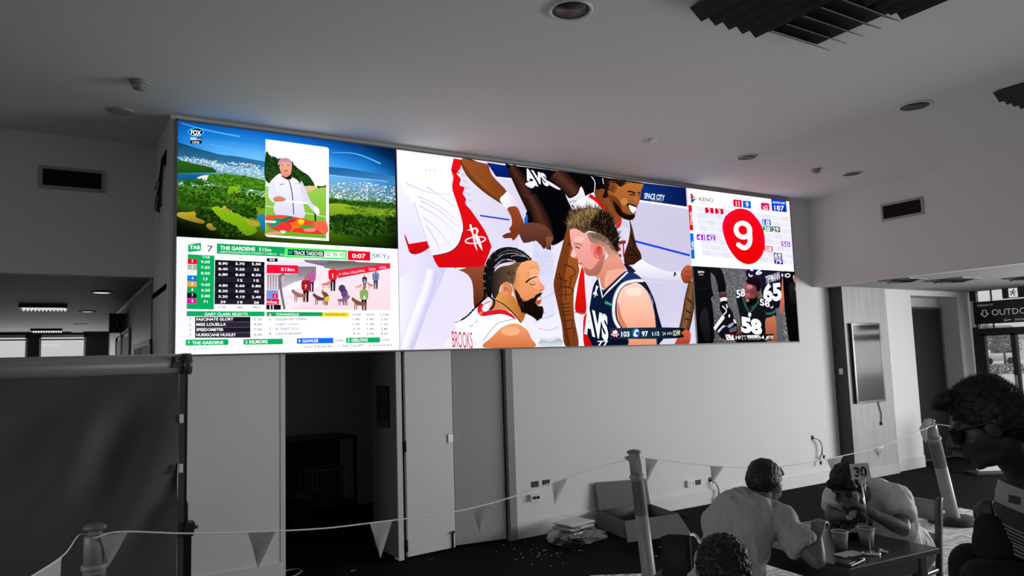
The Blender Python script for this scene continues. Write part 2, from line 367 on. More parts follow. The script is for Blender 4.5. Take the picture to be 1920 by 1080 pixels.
for i in range(2200):
    p = c+e*rnd.uniform(-3, 3)+f*rnd.uniform(-.3, .3)+Vector((0, 0, rnd.uniform(-.03, .55))); n1, n2 = frame((rnd.uniform(-1, 1), rnd.uniform(-1, 1), rnd.uniform(-1, 1))); s_ = rnd.uniform(.03, .06); b.face([p+n1*s_, p+n2*s_, p-n1*s_, p-n2*s_])
o = b.build('hedge', MATS['tree_leaves'], fix=False); o['kind'] = 'stuff'; tag(o, 'low hedge across the paving outside the glass doors', 'hedge')
c = at(1874, 655, 92); cz = Vector((c.x, c.y, -.05)); t = thing('house', cz, 'pale house with sloping roof far outside the glass doors', 'building')
b = MB(); b.box(cz+Vector((0, 0, 1.3)), (5.5, 4, 2.6), r); b.build('walls', mat('house_wall', .6, .8), t)
b = MB(); b.prism([cz+e*-3.1-f*2.3+Vector((0, 0, 2.6)), cz+e*3.1-f*2.3+Vector((0, 0, 2.6)), cz+e*1.6+Vector((0, 0, 4.2)), cz+e*-1.6+Vector((0, 0, 4.2))], f*.2); b.build('roof', mat('roof_tiles', .25, .8), t)
# ================================================================== THE VIDEO WALL
SY, SX0, SX1, SZ0, SZ1 = 6.389, 0.820, 8.501, 1.910, 3.822
screen_m = bpy.data.materials.new('lit_screen'); screen_m.use_nodes = True
_n = screen_m.node_tree; _n.nodes.clear()
_o = _n.nodes.new('ShaderNodeOutputMaterial'); _e = _n.nodes.new('ShaderNodeEmission'); _a = _n.nodes.new('ShaderNodeVertexColor'); _a.layer_name = 'picture'
_n.links.new(_a.outputs[0], _e.inputs[0]); _n.links.new(_e.outputs[0], _o.inputs[0]); _e.inputs[1].default_value = 1.0
GAIN = 1.15
def hx(h):
    r = [srgb(int(h[i:i+2], 16)/255) for i in (0, 2, 4)]
    return Vector([GAIN*v**1.10 for v in r])              # the bright diodes burn out in the photograph
class Pic:
    """one lit picture: flat shapes on the screen face, each a hair in front of the last"""
    def __init__(s, fr): s.b = bmesh.new(); s.cl = s.b.loops.layers.float_color.new('picture'); s.k = 0; s.fr = fr; s.clip = None
    def pt(s, x, y):
        ox, oy, q = s.fr; p = onY(ox+x/q, oy+y/q, SY)
        cx0, cx1, cz0, cz1 = s.clip
        return Vector((min(max(p.x, cx0), cx1), SY-.0012-s.k*.00003, min(max(p.z, cz0), cz1)))
    def face(s, vs, cols):
        try: f = s.b.faces.new([s.b.verts.new(v) for v in vs])
        except ValueError: return
        for l, c in zip(f.loops, cols): l[s.cl] = (c[0], c[1], c[2], 1)
    def up(s): s.k += 1
    def grid(s, rows):
        s.up(); x0, x1, z0, z1 = s.clip; R = [[hx(c) for c in r.split()] for r in rows]; n, m_ = len(R), len(R[0])
        for i in range(n-1):
            for j in range(m_-1):
                q = [(j, i), (j+1, i), (j+1, i+1), (j, i+1)]
                s.face([Vector((x0+(x1-x0)*a/(m_-1), SY-.0012, z1-(z1-z0)*b_/(n-1))) for a, b_ in q], [R[b_][a] for a, b_ in q])
    def P(s, pts, c, c2=None, ax='y', sm=True):
        """closed shape; smooth outline unless sm is false (a doubled point makes a corner); c to c2 along ax"""
        s.up(); p = parse(pts)
        if sm: p = spline(p)
        c = hx(c); cols = [c]*len(p)
        if c2:
            c2 = hx(c2); v = [(q[0] if ax == 'x' else q[1] if ax == 'y' else q[0]+q[1]) for q in p]; lo, hi = min(v), max(v)
            cols = [c.lerp(c2, (t-lo)/(hi-lo or 1)) for t in v]
        s.face([s.pt(*q) for q in p], cols)
    def R(s, x0, y0, x1, y1, c, sk=0.0, c2=None, ax='x'):
        """box in the slope sk of the picture"""
        s.P('%g,%g %g,%g %g,%g %g,%g' % (x0, y0, x1, y0+sk*(x1-x0), x1, y1+sk*(x1-x0), x0, y1), c, c2, ax, False)
    def L(s, pts, wd, c, sm=True):
        """stroke; wd one width or a start,end pair"""
        p = parse(pts)
        if sm and len(p) > 2: p = spline(p, False)
        w0, w1 = wd if isinstance(wd, tuple) else (wd, wd); n = len(p)
        s.limb([(q[0], q[1], w0+(w1-w0)*i/(n-1)) for i, q in enumerate(p)], [c, c], False)
    def limb(s, pts, cols, sm=True):
        """rounded band: pts (x, y, width), colours across it"""
        s.up()
        if isinstance(pts, str): pts = [tuple(float(v) for v in q.split(',')) for q in pts.split()]
        if sm and len(pts) > 2: pts = spline(pts, False)
        cs = [hx(c) for c in cols]; m_ = len(cs); rows = []
        for i, q in enumerate(pts):
            a, b_ = pts[max(i-1, 0)], pts[min(i+1, len(pts)-1)]
            d = Vector((b_[0]-a[0], b_[1]-a[1])); d = d.normalized() if d.length else Vector((1, 0)); nx, ny = -d.y, d.x
            rows.append([s.pt(q[0]+nx*q[2]*(.5-j/(m_-1)), q[1]+ny*q[2]*(.5-j/(m_-1))) for j in range(m_)])
        for r0, r1 in zip(rows, rows[1:]):
            for j in range(m_-1): s.face([r0[j], r0[j+1], r1[j+1], r1[j]], [cs[j], cs[j+1], cs[j+1], cs[j]])
    def E(s, x, y, rx, ry, c, c2=None, ax='y', rot=0):
        ca, sa = math.cos(rot), math.sin(rot)
        s.P([(x+rx*math.cos(t)*ca-ry*math.sin(t)*sa, y+rx*math.cos(t)*sa+ry*math.sin(t)*ca) for t in [2*PI*i/20 for i in range(20)]], c, c2, ax, False)
    def T(s, x0, y0, x1, y1, h, txt, c, bold=.012, slant=0):
        """lettering from baseline start to baseline end, cap height h"""
        if txt == '1': x0, x1 = x0+(x1-x0)*.28, x0+(x1-x0)*.72
        s.up(); v, f = text_mesh(txt, bold); ox, oy, q = s.fr; c = hx(c)
        a, b_, t = s.pt(x0, y0), s.pt(x1, y1), s.pt(x0+slant*h, y0-h)
        up = Vector((t.x-a.x if slant else 0, 0, t.z-a.z)); e = b_-a
        vs = [a+e*x+up*y for x, y in v]
        cx0, cx1, cz0, cz1 = s.clip
        for p in vs: p.x = min(max(p.x, cx0), cx1); p.z = min(max(p.z, cz0), cz1)
        vv = [s.b.verts.new(p) for p in vs]
        for g in f:
            try: fc = s.b.faces.new([vv[i] for i in g])
            except ValueError: continue
            for l in fc.loops: l[s.cl] = (c[0], c[1], c[2], 1)
    def scatter(s, region, n, cols, size, seed=1, asp=1.0, skew=0.0):
        """many small flecks inside a region"""
        if size[0] >= 8: n, size = int(n*2.8), (size[0]*.42, size[1]*.62)
        s.up(); p = parse(region); rnd = random.Random(seed); cs = [hx(c) for c in cols.split()]
        x0, x1 = min(q[0] for q in p), max(q[0] for q in p); y0, y1 = min(q[1] for q in p), max(q[1] for q in p); done = 0; tries = 0
        lay = s.k
        while done < n and tries < n*20:
            tries += 1; x, y = rnd.uniform(x0, x1), rnd.uniform(y0, y1)
            if not inside(x, y, p): continue
            done += 1; r = rnd.uniform(*size); c = rnd.choice(cs); k = rnd.uniform(.8, 1.15); s.k = lay + done*6/n
            ns = 6 if r > 5 else 4; a0 = rnd.uniform(0, 6)
            q = [(x+r*rnd.uniform(.7, 1.15)*math.cos(a0+2*PI*i/ns)*asp, y+r*rnd.uniform(.7, 1.15)*math.sin(a0+2*PI*i/ns)) for i in range(ns)]
            top = [1.25-.5*(t[1]-y+r)/(2*r) for t in q]
            s.face([s.pt(*t) for t in q], [c*(k*t) for t in top])
        s.k = lay + 7
    def strands(s, region, n, cols, ln, wd, ang, jit=.35, seed=1):
        """short fine strokes, as of hair, lying along ang"""
        s.up(); p = parse(region); rnd = random.Random(seed); cs = [hx(c) for c in cols.split()]; lay = s.k
        x0, x1 = min(q[0] for q in p), max(q[0] for q in p); y0, y1 = min(q[1] for q in p), max(q[1] for q in p); done = tries = 0
        while done < n and tries < n*15:
            tries += 1; x, y = rnd.uniform(x0, x1), rnd.uniform(y0, y1)
            if not inside(x, y, p): continue
            done += 1; a = (ang(x, y) if callable(ang) else ang)+rnd.uniform(-jit, jit); l = ln*rnd.uniform(.5, 1.2); w_ = wd*rnd.uniform(.5, 1.1); c = rnd.choice(cs)*rnd.uniform(.75, 1.2); s.k = lay+done*5/n
            dx, dy = math.cos(a), math.sin(a); e = (x+dx*l, y+dy*l)
            s.face([s.pt(x-dy*w_, y+dx*w_), s.pt(x+dy*w_, y-dx*w_), s.pt(*e)], [c, c, c])
        s.k = lay+6
    def build(s, name, parent):
        me = bpy.data.meshes.new(name); s.b.to_mesh(me); s.b.free(); me.materials.append(screen_m)
        return link(name, me, parent)
def parse(p): return [tuple(float(v) for v in q.split(',')) for q in p.split()] if isinstance(p, str) else p
def inside(x, y, p):
    r = False
    for (a, b_), (c, d) in zip(p, p[1:]+p[:1]):
        if (b_ > y) != (d > y) and x < (c-a)*(y-b_)/(d-b_)+a: r = not r
    return r
def spline(p, closed=True, k=4):
    n = len(p); out = []
    for i in range(n if closed else n-1):
        g = (lambda j: p[j % n]) if closed else (lambda j: p[min(max(j, 0), n-1)])
        p0, p1, p2, p3 = g(i-1), g(i), g(i+1), g(i+2)
        if p1[:2] == p2[:2]: continue
        for j in range(k):
            t = j/k; out.append(tuple(.5*(2*b_+(c-a)*t+(2*a-5*b_+4*c-d)*t*t+(3*b_-a-3*c+d)*t**3) for a, b_, c, d in zip(p0, p1, p2, p3)))
    if not closed: out.append(p[-1])
    return out
vw = thing('display_screen', (SX0, SY, SZ0), 'long lit display screen across the white wall showing sport and betting pictures', 'video screen')
m = MB(); m.bx(SX0-.006, SY, SZ0-.006, SX1+.006, YW+.0, SZ1+.006); m.build('screen_housing', blackm, vw)
m = MB(); t_ = .012
m.bx(SX0-.014, SY-.004, SZ0-.014, SX1+.014, SY+.05, SZ0-.002); m.bx(SX0-.014, SY-.004, SZ1+.002, SX1+.014, SY+.05, SZ1+.014)
m.bx(SX0-.014, SY-.004, SZ0-.014, SX0-.002, SY+.05, SZ1+.014); m.bx(SX1+.002, SY-.004, SZ0-.014, SX1+.014, SY+.05, SZ1+.014)
m.build('edge_trim', mat('screen_edge_trim', .16, .5), vw)
XA, XB = 2.738, 6.575
ZA = onY(331, 443.6, SY).z; ZB = onY(1301, 499, SY).z

# ---------------- golf broadcast, upper left
g = Pic((320, 210, 4.3205)); g.clip = (SX0, XA-.02, ZA, SZ1)
g.grid(['0a56a4 0a5cb0 0b62bc 0b5fb8 084c98 06356a 031c38', '1170c4 1c84d8 2a90e0 2088d8 1a7acc 1261ac 052c52', '1d82d2 56aeee 6cbaf2 54acee 46a2ea 2f8cd8 0f5290', '2e7cb0 84c4ee 8ccaf2 70bcf0 66b6f0 5aaeec 2a78b8', '2f6f6a 5f9a9a 7fb4b4 80b0b8 78aac0 6aa0bc 3f7ca0', '3f7a30 4c8a30 5a9430 609a34 5f983a 5c8f44 3d6a48', '3c6a1c 588a20 6f9c24 7aa828 7aa02a 6c942c 33561e', '1f3a0e 4a6a18 7a9a1e 86b020 7a9e22 4a701c 1c3410', '0a1405 20340a 4a6a14 5f8c16 4a7014 2c4c12 0e1c08', '040803 0a1404 1c3008 2c480c 22380c 14240a 060c05'])
g.P('55,245 55,245 200,290 300,318 380,340 450,352 520,358 640,380 770,402 770,402 770,470 770,470 500,440 300,400 55,365 55,365', '0c4468', '3d84b0')
g.P('1275,444 1275,444 1400,455 1500,470 1650,495 1850,530 1850,530 1850,600 1850,600 1550,540 1275,512 1275,512', '1f62a0', '4a90c4')
g.L('1285,510 1500,535 1650,550 1760,565', 7, '9cc4e0')
for r_, n_, sd in (('60,360 200,365 400,400 600,412 770,440 770,565 640,530 520,500 380,470 200,425 60,385', 620, 1), ('1280,585 1400,570 1600,575 1850,605 1850,745 1600,730 1400,705 1280,690', 620, 2), ('540,640 770,610 770,690 640,690', 90, 4), ('60,560 200,575 470,560 470,590 260,610 60,600', 110, 5)):
    g.scatter(r_, n_, 'f2f6fa d8e2ec b8c6d4 8fa4b4 6f8a9c fffffc a9b8b0', (2, 6), sd, 1.6)
g.P('58,395 110,400 220,425 330,450 370,485 300,492 58,492 58,492', '2f6a20', '245418')
g.P('58,510 180,503 320,506 330,514 250,530 200,548 58,552 58,552', '1a6aa8', '155a94')
g.P('215,540 260,515 320,515 300,535 350,555 470,560 470,585 330,580', 'e4ebe6', 'c8d4c8')
forest = '2d5a14 3a6a18 24480f 4a7a1c 1c3a0c 5a8a22'
g.P('320,510 450,505 600,520 770,560 770,640 560,610 380,590 300,560', '4f8a20', '3c7018')
g.scatter('320,510 450,505 600,520 770,560 770,630 560,605 380,590 300,560', 150, '4f8a22 3f7a1c 5f9a28 356a18', (8, 16), 6, 1.6)
g.scatter('110,545 260,540 330,580 200,600 110,590', 50, '2a5a18 346a1c', (8, 14), 7, 1.5)
g.scatter('58,610 300,600 560,620 770,700 770,780 600,760 400,740 200,720 58,700', 260, forest, (9, 20), 8, 1.3)
g.scatter('470,610 560,605 550,650 470,660', 20, '8ab818 7aa816', (10, 20), 9, 1.3)
g.P('330,775 430,762 520,768 600,830 650,900 700,960 640,1000 560,990 470,930 380,870', '8fc01a', '6c9c16')
for i in range(5): g.L('%d,790 %d,960' % (370+i*45, 470+i*45), 9, '7fae18')
g.P('60,815 140,812 215,808 200,850 270,880 260,905 180,890 60,850', 'c0a83a', '8a7a26'); g.P('380,770 460,765 520,795 450,802', 'c8b050', 'a89040'); g.P('300,905 350,900 390,945 330,960 290,930', 'b89c38', '80702a')
g.P('600,870 680,880 740,900 700,930 640,915', 'a8a838'); g.P('695,842 765,835 765,950 735,948 720,900', '2f88b0', '1d6c96')
g.scatter('58,640 180,700 330,740 420,740 420,770 200,760 58,740', 90, '2c5414 1f400e 3a6418', (12, 24), 10, 1.2)
g.scatter('200,770 330,800 400,870 520,930 600,1010 420,1000 330,900 220,840', 150, '1c3a0c 2a4a10 142a08 3a5a16', (14, 28), 11)
g.scatter('420,740 640,760 700,800 690,860 600,850 480,790', 90, '28500f 1c3e0b 3a6416', (14, 26), 12)
g.scatter('1280,705 1500,730 1700,730 1850,750 1850,780 1600,770 1280,740', 120, '2d5a1a 3a6a1e 24481a', (9, 18), 13, 1.4)
g.P('1280,750 1400,745 1560,780 1840,800 1840,835 1600,830 1400,850 1280,820', '9ab82c', '7c9c24')
g.scatter('1400,770 1840,790 1840,840 1500,830', 70, '6c9024 88a82a 4a7418', (8, 16), 14, 1.6)
g.scatter('1290,840 1450,830 1650,850 1740,900 1720,990 1500,1010 1300,970', 280, '1f4012 2c5216 16300c 3c6420', (14, 28), 15)
g.scatter('1740,850 1850,860 1850,1000 1760,980', 60, '14260a 22380e', (12, 24), 16)
for q in ('80,90 300,150 560,200', '300,260 500,300 700,330', '1300,330 1500,340 1700,420'): g.L(q, (5, 14), '5fb0ea')
# the picture in the picture
g.P('767,221 1265,287 1265,287 1280,300 1280,1046 1280,1046 782,1012 766,1000', 'ffffff', sm=False)
g.P('770,330 800,350 830,380 850,365 900,420 980,400 1000,430 1060,480 1120,520 1165,600 1100,610 940,600 770,560', '1c3a16', '28501e')
g.scatter('772,340 850,370 960,400 1060,480 1160,595 1060,600 880,560 772,540', 150, '173214 26481e 1f3e18 34582a', (8, 18), 17)
g.P('768,600 900,620 1090,600 1190,610 1258,605 1258,1026 1258,1026 768,995 768,995', '9ecf58', '6fae28', sm=False)
g.P('1085,605 1150,600 1190,615 1100,650', 'd8c49a'); g.scatter('1185,598 1258,600 1258,615 1185,612', 12, '2a4a2a', (5, 9), 18)
g.L('768,760 850,775 1258,850', 5, 'e8f0e0')
g.L('1168,800 1172,905', 12, '181c18')
g.P('890,500 980,530 1030,560 1080,640 1140,740 1200,800 1195,835 1155,800 1070,720 1075,860 850,832 845,720 830,735 790,680 800,580 840,530', 'f1effc', 'd8d6ee')
g.P('790,600 830,560 850,640 880,690 850,735 815,700', 'e2e0f2'); g.P('1060,560 1130,720 1190,790 1175,820 1100,740 1050,640', 'dad7ec')
g.L('895,520 940,545 960,560 985,680 995,830', 7, '28262e'); g.L('880,590 915,585', 5, '3a3a48'); g.L('1000,580 1060,585', 4, 'b0aec8')
g.P('895,505 930,540 975,545 970,520 920,510', '1c1a22')
g.P('880,440 925,400 975,420 978,470 965,510 930,530 900,505', 'f0b49a', 'dd9478'); g.P('868,430 880,390 920,374 965,385 982,430 940,412 905,415', 'c08a9c', 'd8a4b0')
g.L('895,432 915,430', 5, '4a2e28'); g.L('940,430 962,434', 5, '4a2e28'); g.E(932, 478, 14, 7, 'b4605a')
g.P('830,700 870,680 925,700 925,720 880,725 840,725', 'e09a80', 'c87a60'); g.L('925,722 1110,740', 16, 'ffffff'); g.P('1160,760 1200,790 1195,835 1165,815', 'f6f4ff')
g.P('768,845 830,836 930,838 1060,862 1150,885 1258,910 1258,985 1100,985 960,970 850,960 790,930', 'f05a3c', 'd83a30')
for q, c in (('790,900 850,860 900,885 830,935', '1f9a78'), ('880,880 960,845 990,860 930,905', '17866a'), ('770,880 850,885 840,900 770,895', 'e8f0ea'), ('900,915 1000,880 1080,880 1060,930 960,950', 'f07830'), ('1040,870 1080,880 1060,915 1030,900', 'f4d030'), ('940,915 960,910 985,960 960,955', 'f0a020'), ('1050,925 1140,915 1150,935 1080,948', '4aa838'), ('1150,900 1258,890 1258,990 1190,960', 'f06a50'), ('880,900 960,900 980,950 900,960', 'e83c34'), ('940,880 1010,865 1000,890 950,900', 'd82c2c'), ('1080,950 1170,940 1160,970 1090,970', 'f08a8a'), ('890,960 930,965 920,985 895,980', 'f4e4e0'), ('770,985 850,970 900,990 770,995', 'f09a90')): g.P(q, c)
g.E(203, 163, 66, 34, '38c0f0'); g.E(203, 163, 56, 28, '0c1030'); g.T(162, 182, 246, 190, 38, 'FOX', 'ffffff', .03); g.T(175, 196, 232, 198, 9, 'SPORTS', 'd8f0ff')
g.T(160, 226, 208, 229, 20, '503', 'ffffff', .03); g.R(212, 208, 250, 231, '0c1c40'); g.T(216, 228, 246, 229, 13, 'HD', 'ffffff'); g.R(158, 232, 250, 258, '0a1a3a'); g.T(176, 253, 230, 256, 16, 'LIVE', 'ffffff', .02)
g.build('golf_broadcast_picture', vw)

GAIN = 1.12
# ---------------- racing odds page, lower left
g = Pic((320, 440, 4.3636)); g.clip = (SX0, XA-.004, SZ0, ZA)
g.grid(['f3f2fe fdfdff ffffff', 'f0eefc fcfbff fdf8ff', 'f4f2fe fffdff ffffff'])
G = '0fae66'
g.P('143,82 248,66 248,125 240,132 143,142', G, sm=False); g.T(155, 118, 240, 118, 30, 'TAB', 'ffffff', .03); g.T(298, 140, 344, 142, 54, '7', '3c4a48', 0)
g.P('378,72 935,102 935,182 378,155', G, sm=False); g.T(404, 122, 690, 133, 31, 'THE GARDENS', 'ffffff', .025); g.T(722, 134, 822, 139, 30, '515m', 'ffffff', .01); g.T(404, 148, 866, 168, 17, 'GREYHOUNDPRODUCTSDIRECT.COM.AU', 'd8fce8', .01); g.T(892, 170, 932, 172, 15, 'GDC', 'd8fce8')
g.P('935,102 1440,128 1440,204 940,184', '18f040', sm=False); g.P('950,116 1428,142 1428,194 950,172', 'e6fbec', sm=False); g.P('955,118 1255,134 1255,180 955,168', '0a4238', sm=False)
g.P('960,132 1000,128 995,158 960,160', '12b070', sm=False); g.T(1008, 164, 1248, 173, 33, 'TRACK TAKEOVER', 'eafff2', .02)
for a, q in ((1272, '23'), (1330, '55'), (1388, '07')): g.T(a, 172+(a-1272)*.05, a+30, 174+(a-1272)*.05, 30, q, '3c4a48', 0)
g.P('1448,130 1632,140 1632,214 1448,208', 'ee1030', sm=False); g.T(1484, 190, 1594, 192, 36, '0:07', 'ffffff', .02); g.T(1648, 188, 1770, 192, 36, 'SKY', '10787c', .0); g.T(1772, 204, 1786, 204, 40, '1', '10787c', .0)
g.P('140,160 358,172 353,612 130,608', G, sm=False); g.T(256, 192, 320, 196, 22, 'TAB', 'd0fadf', .02)
g.R(362, 178, 765, 208, 'fbfaff', .04); 
for a in (430, 575, 702): g.T(a-12, 194, a+12, 195, 12, '20', '9a96ac', 0)
for i, (n_, c, t, o) in enumerate((('1', 'ee1428', '9.00', '8.90 5.70 3.30'), ('2', 'f4f4f8', '7.50', '8.40 9.20 23'), ('3', 'ffffff', '8.50', '6.80 8.60 8.50'), ('4', '1284e0', '13', '- 12 15'), ('5', 'f4a050', '4.60', '4.80 5.60 5.80'), ('6', G, '4.20', '8.30 5.00 45'), ('7', '181424', '2.80', '3.20 4.10 2.40'), ('8', 'f010a0', '71', '59 19 28'))):
    y = 196+i*46.5; g.R(140-i*.9, y, 216-i*.9, y+42, c, .03)
    if n_ == '2':
        for k in (6, 18, 30): g.R(140, y+k, 216, y+k+6, '2c2434', .03)
    g.T(170, y+32, 184, y+32, 24, n_, 'c8c4d4' if n_ == '3' else 'ffffff', .02); wd = 74 if len(t) > 2 else 34; g.T(284-wd/2, y+36, 284+wd/2, y+38, 22, t, 'e6ffee', .025)
    g.P('%g,%g 768,%g 766,%g %g,%g' % (363-i*.6, 206+i*45.3, 224+i*43.6, 224+(i+1)*43.6, 362-i*.6, 206+(i+1)*45.3), '2a2434' if i % 2 else '1c1826', sm=False)
    for x, q in zip((428, 567, 700), o.split()):
        if q != '-': wd = 38 if len(q) > 2 else 21; g.T(x-wd, 245+i*45-(0 if x < 500 else 0)+(x-428)*.015, x+wd, 246+i*45+(x-428)*.02, 20, q, 'ffffff', .025)
for x, q in ((424, '1.7K'), (562, '1.8K'), (698, '401')): g.T(x-32, 602, x+32, 604, 18, q, '6a6478', 0)
# parade picture
g.P('784,192 1800,236 1798,616 780,616', 'f4e6ee', 'f8d8e4', sm=False)
g.P('784,192 1090,205 1190,250 1188,330 1040,330 784,250', 'efe9f2', 'd8d0dc', sm=False); g.P('1090,205 1500,215 1560,240 1350,280 1100,225', '8a8490', '6c6872', sm=False); g.P('1290,215 1800,236 1360,290 1250,270', '5a5a5c', '9a9a98', sm=False)
g.P('1350,292 1795,232 1795,276 1370,356', 'f02848', 'e02040', sm=False)
for i, a in enumerate((1376, 1404, 1470, 1530, 1620, 1705)): g.T(a, 334-(a-1376)*.165, a+(18 if i == 0 else 56), 330-(a-1376)*.165, 24, 'kes' if i == 0 else 'Ladbrokes', 'ffd0d8', .01)
g.P('1040,260 1188,262 1186,350 1180,400 1000,430 880,440 860,330 1040,320', '8f8a98', 'c8bcc8', sm=False)
for i in range(9): g.L('%d,265 %d,345' % (1046+i*17, 1046+i*17), 4, '4a4650')
g.P('784,320 930,325 900,460 784,460', 'c8b8c4', 'e8d8e0', sm=False)
for i in range(6): g.L('%d,330 %d,450' % (795+i*22, 795+i*22), 5, '5c5864')
g.P('1010,390 1190,370 1190,430 1060,440 960,480 930,590 950,620 1100,560 1000,600 960,612 780,612 800,520', 'fdf4fa', 'f4e2ec')
g.L('930,322 890,350 900,450 930,610', 20, '7c7a78'); g.P('784,246 1042,252 1042,318 784,316', 'f01840', sm=False); g.T(902, 296, 1012, 298, 26, '515m', 'ffffff', .02); g.R(786, 192, 874, 220, '1c1824', .03); g.T(808, 214, 850, 215, 18, '03', 'ffffff', .02)
g.R(782, 455, 880, 530, '7e9ae0', .02); g.R(832, 482, 875, 520, 'f01848', .02); g.T(848, 514, 858, 514, 26, '1', 'ffffff', .02); g.R(782, 525, 885, 570, 'e81440', .02); g.T(784, 560, 870, 563, 26, 'rokes', 'ffe8ee', .02); g.R(782, 572, 900, 612, '1c1a26', .02); g.R(808, 572, 818, 612, 'd8d4e0'); g.R(832, 572, 842, 612, 'd8d4e0')
def walker(x, y, h, top, leg, skn='b07860', lean=0):
    g.P('%g,%g %g,%g %g,%g %g,%g' % (x-.11*h, y-.48*h, x+.11*h, y-.48*h, x+.09*h, y, x-.08*h, y), leg, sm=False); g.P('%g,%g %g,%g %g,%g %g,%g' % (x-.015*h, y-.36*h, x+.015*h, y-.36*h, x+.02*h, y, x-.02*h, y), 'f2dfe8', sm=False)
    g.P('%g,%g %g,%g %g,%g %g,%g %g,%g %g,%g' % (x-.14*h+lean, y-.82*h, x+.14*h+lean, y-.82*h, x+.17*h, y-.6*h, x+.12*h, y-.44*h, x-.12*h, y-.44*h, x-.17*h, y-.6*h), top); g.E(x+lean*1.4, y-.91*h, .062*h, .085*h, skn)
def hound(x, y, h, c, d=1):
    g.P([(x-d*.5*h, y-.55*h), (x-d*.1*h, y-.62*h), (x+d*.3*h, y-.8*h), (x+d*.5*h, y-.95*h), (x+d*.62*h, y-.8*h), (x+d*.4*h, y-.55*h), (x+d*.1*h, y-.35*h), (x-d*.45*h, y-.4*h)], c)
    for k in (-.42, -.28, .2, .34): g.L('%g,%g %g,%g' % (x+d*k*h, y-.5*h, x+d*(k+.05)*h, y), (.09*h, .05*h), c)
walker(1150, 470, 190, 'c060a8', '3a3240'); walker(1325, 462, 210, 'e81c30', '2a2026'); walker(1676, 445, 160, '8088b0', '282430'); walker(1585, 440, 110, '2c3050', '3a3646'); walker(1105, 552, 215, 'a8202c', '1c141c'); hound(1270, 440, 70, 'e07880'); hound(1055, 552, 110, 'a07468', -1)
walker(1270, 578, 130, '6a5a40', '3c3420', lean=-20); hound(1222, 575, 100, '6a4a40', -1); g.P('1255,520 1290,505 1295,540 1265,545', 'e8c030'); walker(1420, 578, 165, '6a5090', '7a5a78', lean=-15); hound(1410, 580, 90, '8a6a80'); g.E(1400, 440, 28, 30, '4a4468')
walker(1580, 620, 200, '8ab060', '1c1c1c'); hound(1545, 618, 110, '8a5a40', -1); hound(1640, 445, 60, 'c89090', -1); hound(1535, 450, 50, 'e0a0a0')
g.T(1095, 440, 1113, 441, 30, '7', 'ffffff', .02); g.T(1316, 352, 1332, 352, 34, '1', 'ffffff', .03); g.T(1575, 392, 1594, 392, 26, '2', 'ffffff'); g.T(1666, 362, 1686, 362, 28, '3', '4060c0', .02); g.T(1574, 526, 1594, 526, 28, '6', 'ffffff', .02)
# lower tables
g.P('130,626 766,630 766,668 130,668', G, sm=False); g.T(276, 661, 628, 660, 22, 'GARY CLARK SELECTS', 'e6fff0', .025)
for i, (n_, t, o) in enumerate((('7', 'FASCINATE GLORY', '3.20'), ('6', 'MISS LOUELLA', '4.60'), ('2', 'SPEEDOMETER', '7.00'), ('5', 'HURRICANE HUXLEY', '4.00'))):
    y = 674+i*42.5; g.P('198,%g 650,%g 650,%g 198,%g' % (y, y-1, y+41, y+42), '241c30' if i % 2 == 0 else '302a3e', sm=False)
    g.T(152, y+30, 166, y+30, 20, n_, '6a6478', 0); g.T(208, y+30, 208+len(t)*20.3, y+28, 23, t, 'ffffff', .025); g.T(678, y+27, 744, y+26, 20, o, '6a6478', 0)
g.P('784,632 1240,635 1240,668 784,668', '12a866', sm=False); g.T(804, 663, 820, 663, 20, '6', 'ffffff', .02); g.T(858, 663, 1046, 662, 20, 'TOWNSVILLE', 'f0fff6', .025); g.P('1240,635 1455,637 1455,672 1240,670', 'ffdc10', sm=False); g.T(1266, 663, 1430, 664, 20, 'INTERIM DIV', '6a5a10', 0)
for a, q in ((1517, 'UTAB'), (1632, 'NSW'), (1746, 'S-TAB')): g.T(a-34, 663, a+36, 664, 20, q, '5a5468', 0)
for i, (n_, t, o) in enumerate((('6', 'SUGAR HIT LENNY', '1.80 1.90 2.50'), ('', 'ROBERT LOUND', '1.30 1.30 1.30'), ('7', 'IS THAT YOU', '2.10 1.90 2.40'), ('8', 'CANYA REVAMP', '4.10 5.00 4.50'))):
    y = 702+i*39.5
    if n_: g.T(804, y, 820, y, 20, n_, '6a6478', 0)
    g.T(858, y, 858+len(t)*(17.2 if n_ else 15.2), y-2, 20 if n_ else 15, t, '5a4a78', 0)
    for a, q in zip((1517, 1632, 1746), o.split()): g.T(a-28, y-1, a+28, y-1, 18, q, '5a4a78', .004)
g.P('122,860 470,856 470,902 122,908', '12b068', sm=False); g.T(138, 898, 156, 898, 26, '7', 'ffffff', .01); g.T(174, 898, 428, 894, 26, 'THE GARDENS', 'ffffff', .025); g.T(500, 888, 566, 886, 16, '0 MIN', 'f4d0ec', 0)
g.P('594,856 916,851 916,896 594,900', '12b068', sm=False); g.T(608, 890, 626, 890, 26, '2', 'ffffff', .01); g.T(642, 890, 792, 887, 26, 'KILMORE', 'ffffff', .025); g.T(944, 884, 1004, 882, 16, '2 MIN', 'eadcf0', 0)
g.P('1030,848 1328,844 1328,888 1030,893', '1478e8', sm=False); g.T(1042, 883, 1060, 883, 26, '9', 'ffffff', .01); g.T(1076, 882, 1208, 880, 26, 'GAWLER', 'ffffff', .02); g.T(1350, 876, 1410, 874, 18, '5 MIN', '4a4458', 0)
g.P('1432,844 1710,840 1710,882 1432,886', '12b068', sm=False); g.T(1444, 876, 1462, 876, 26, '2', 'ffffff', .01); g.T(1476, 876, 1610, 873, 26, 'GEELONG', 'ffffff', .025); g.T(1730, 870, 1786, 868, 18, '6 MIN', '4a4458', 0)
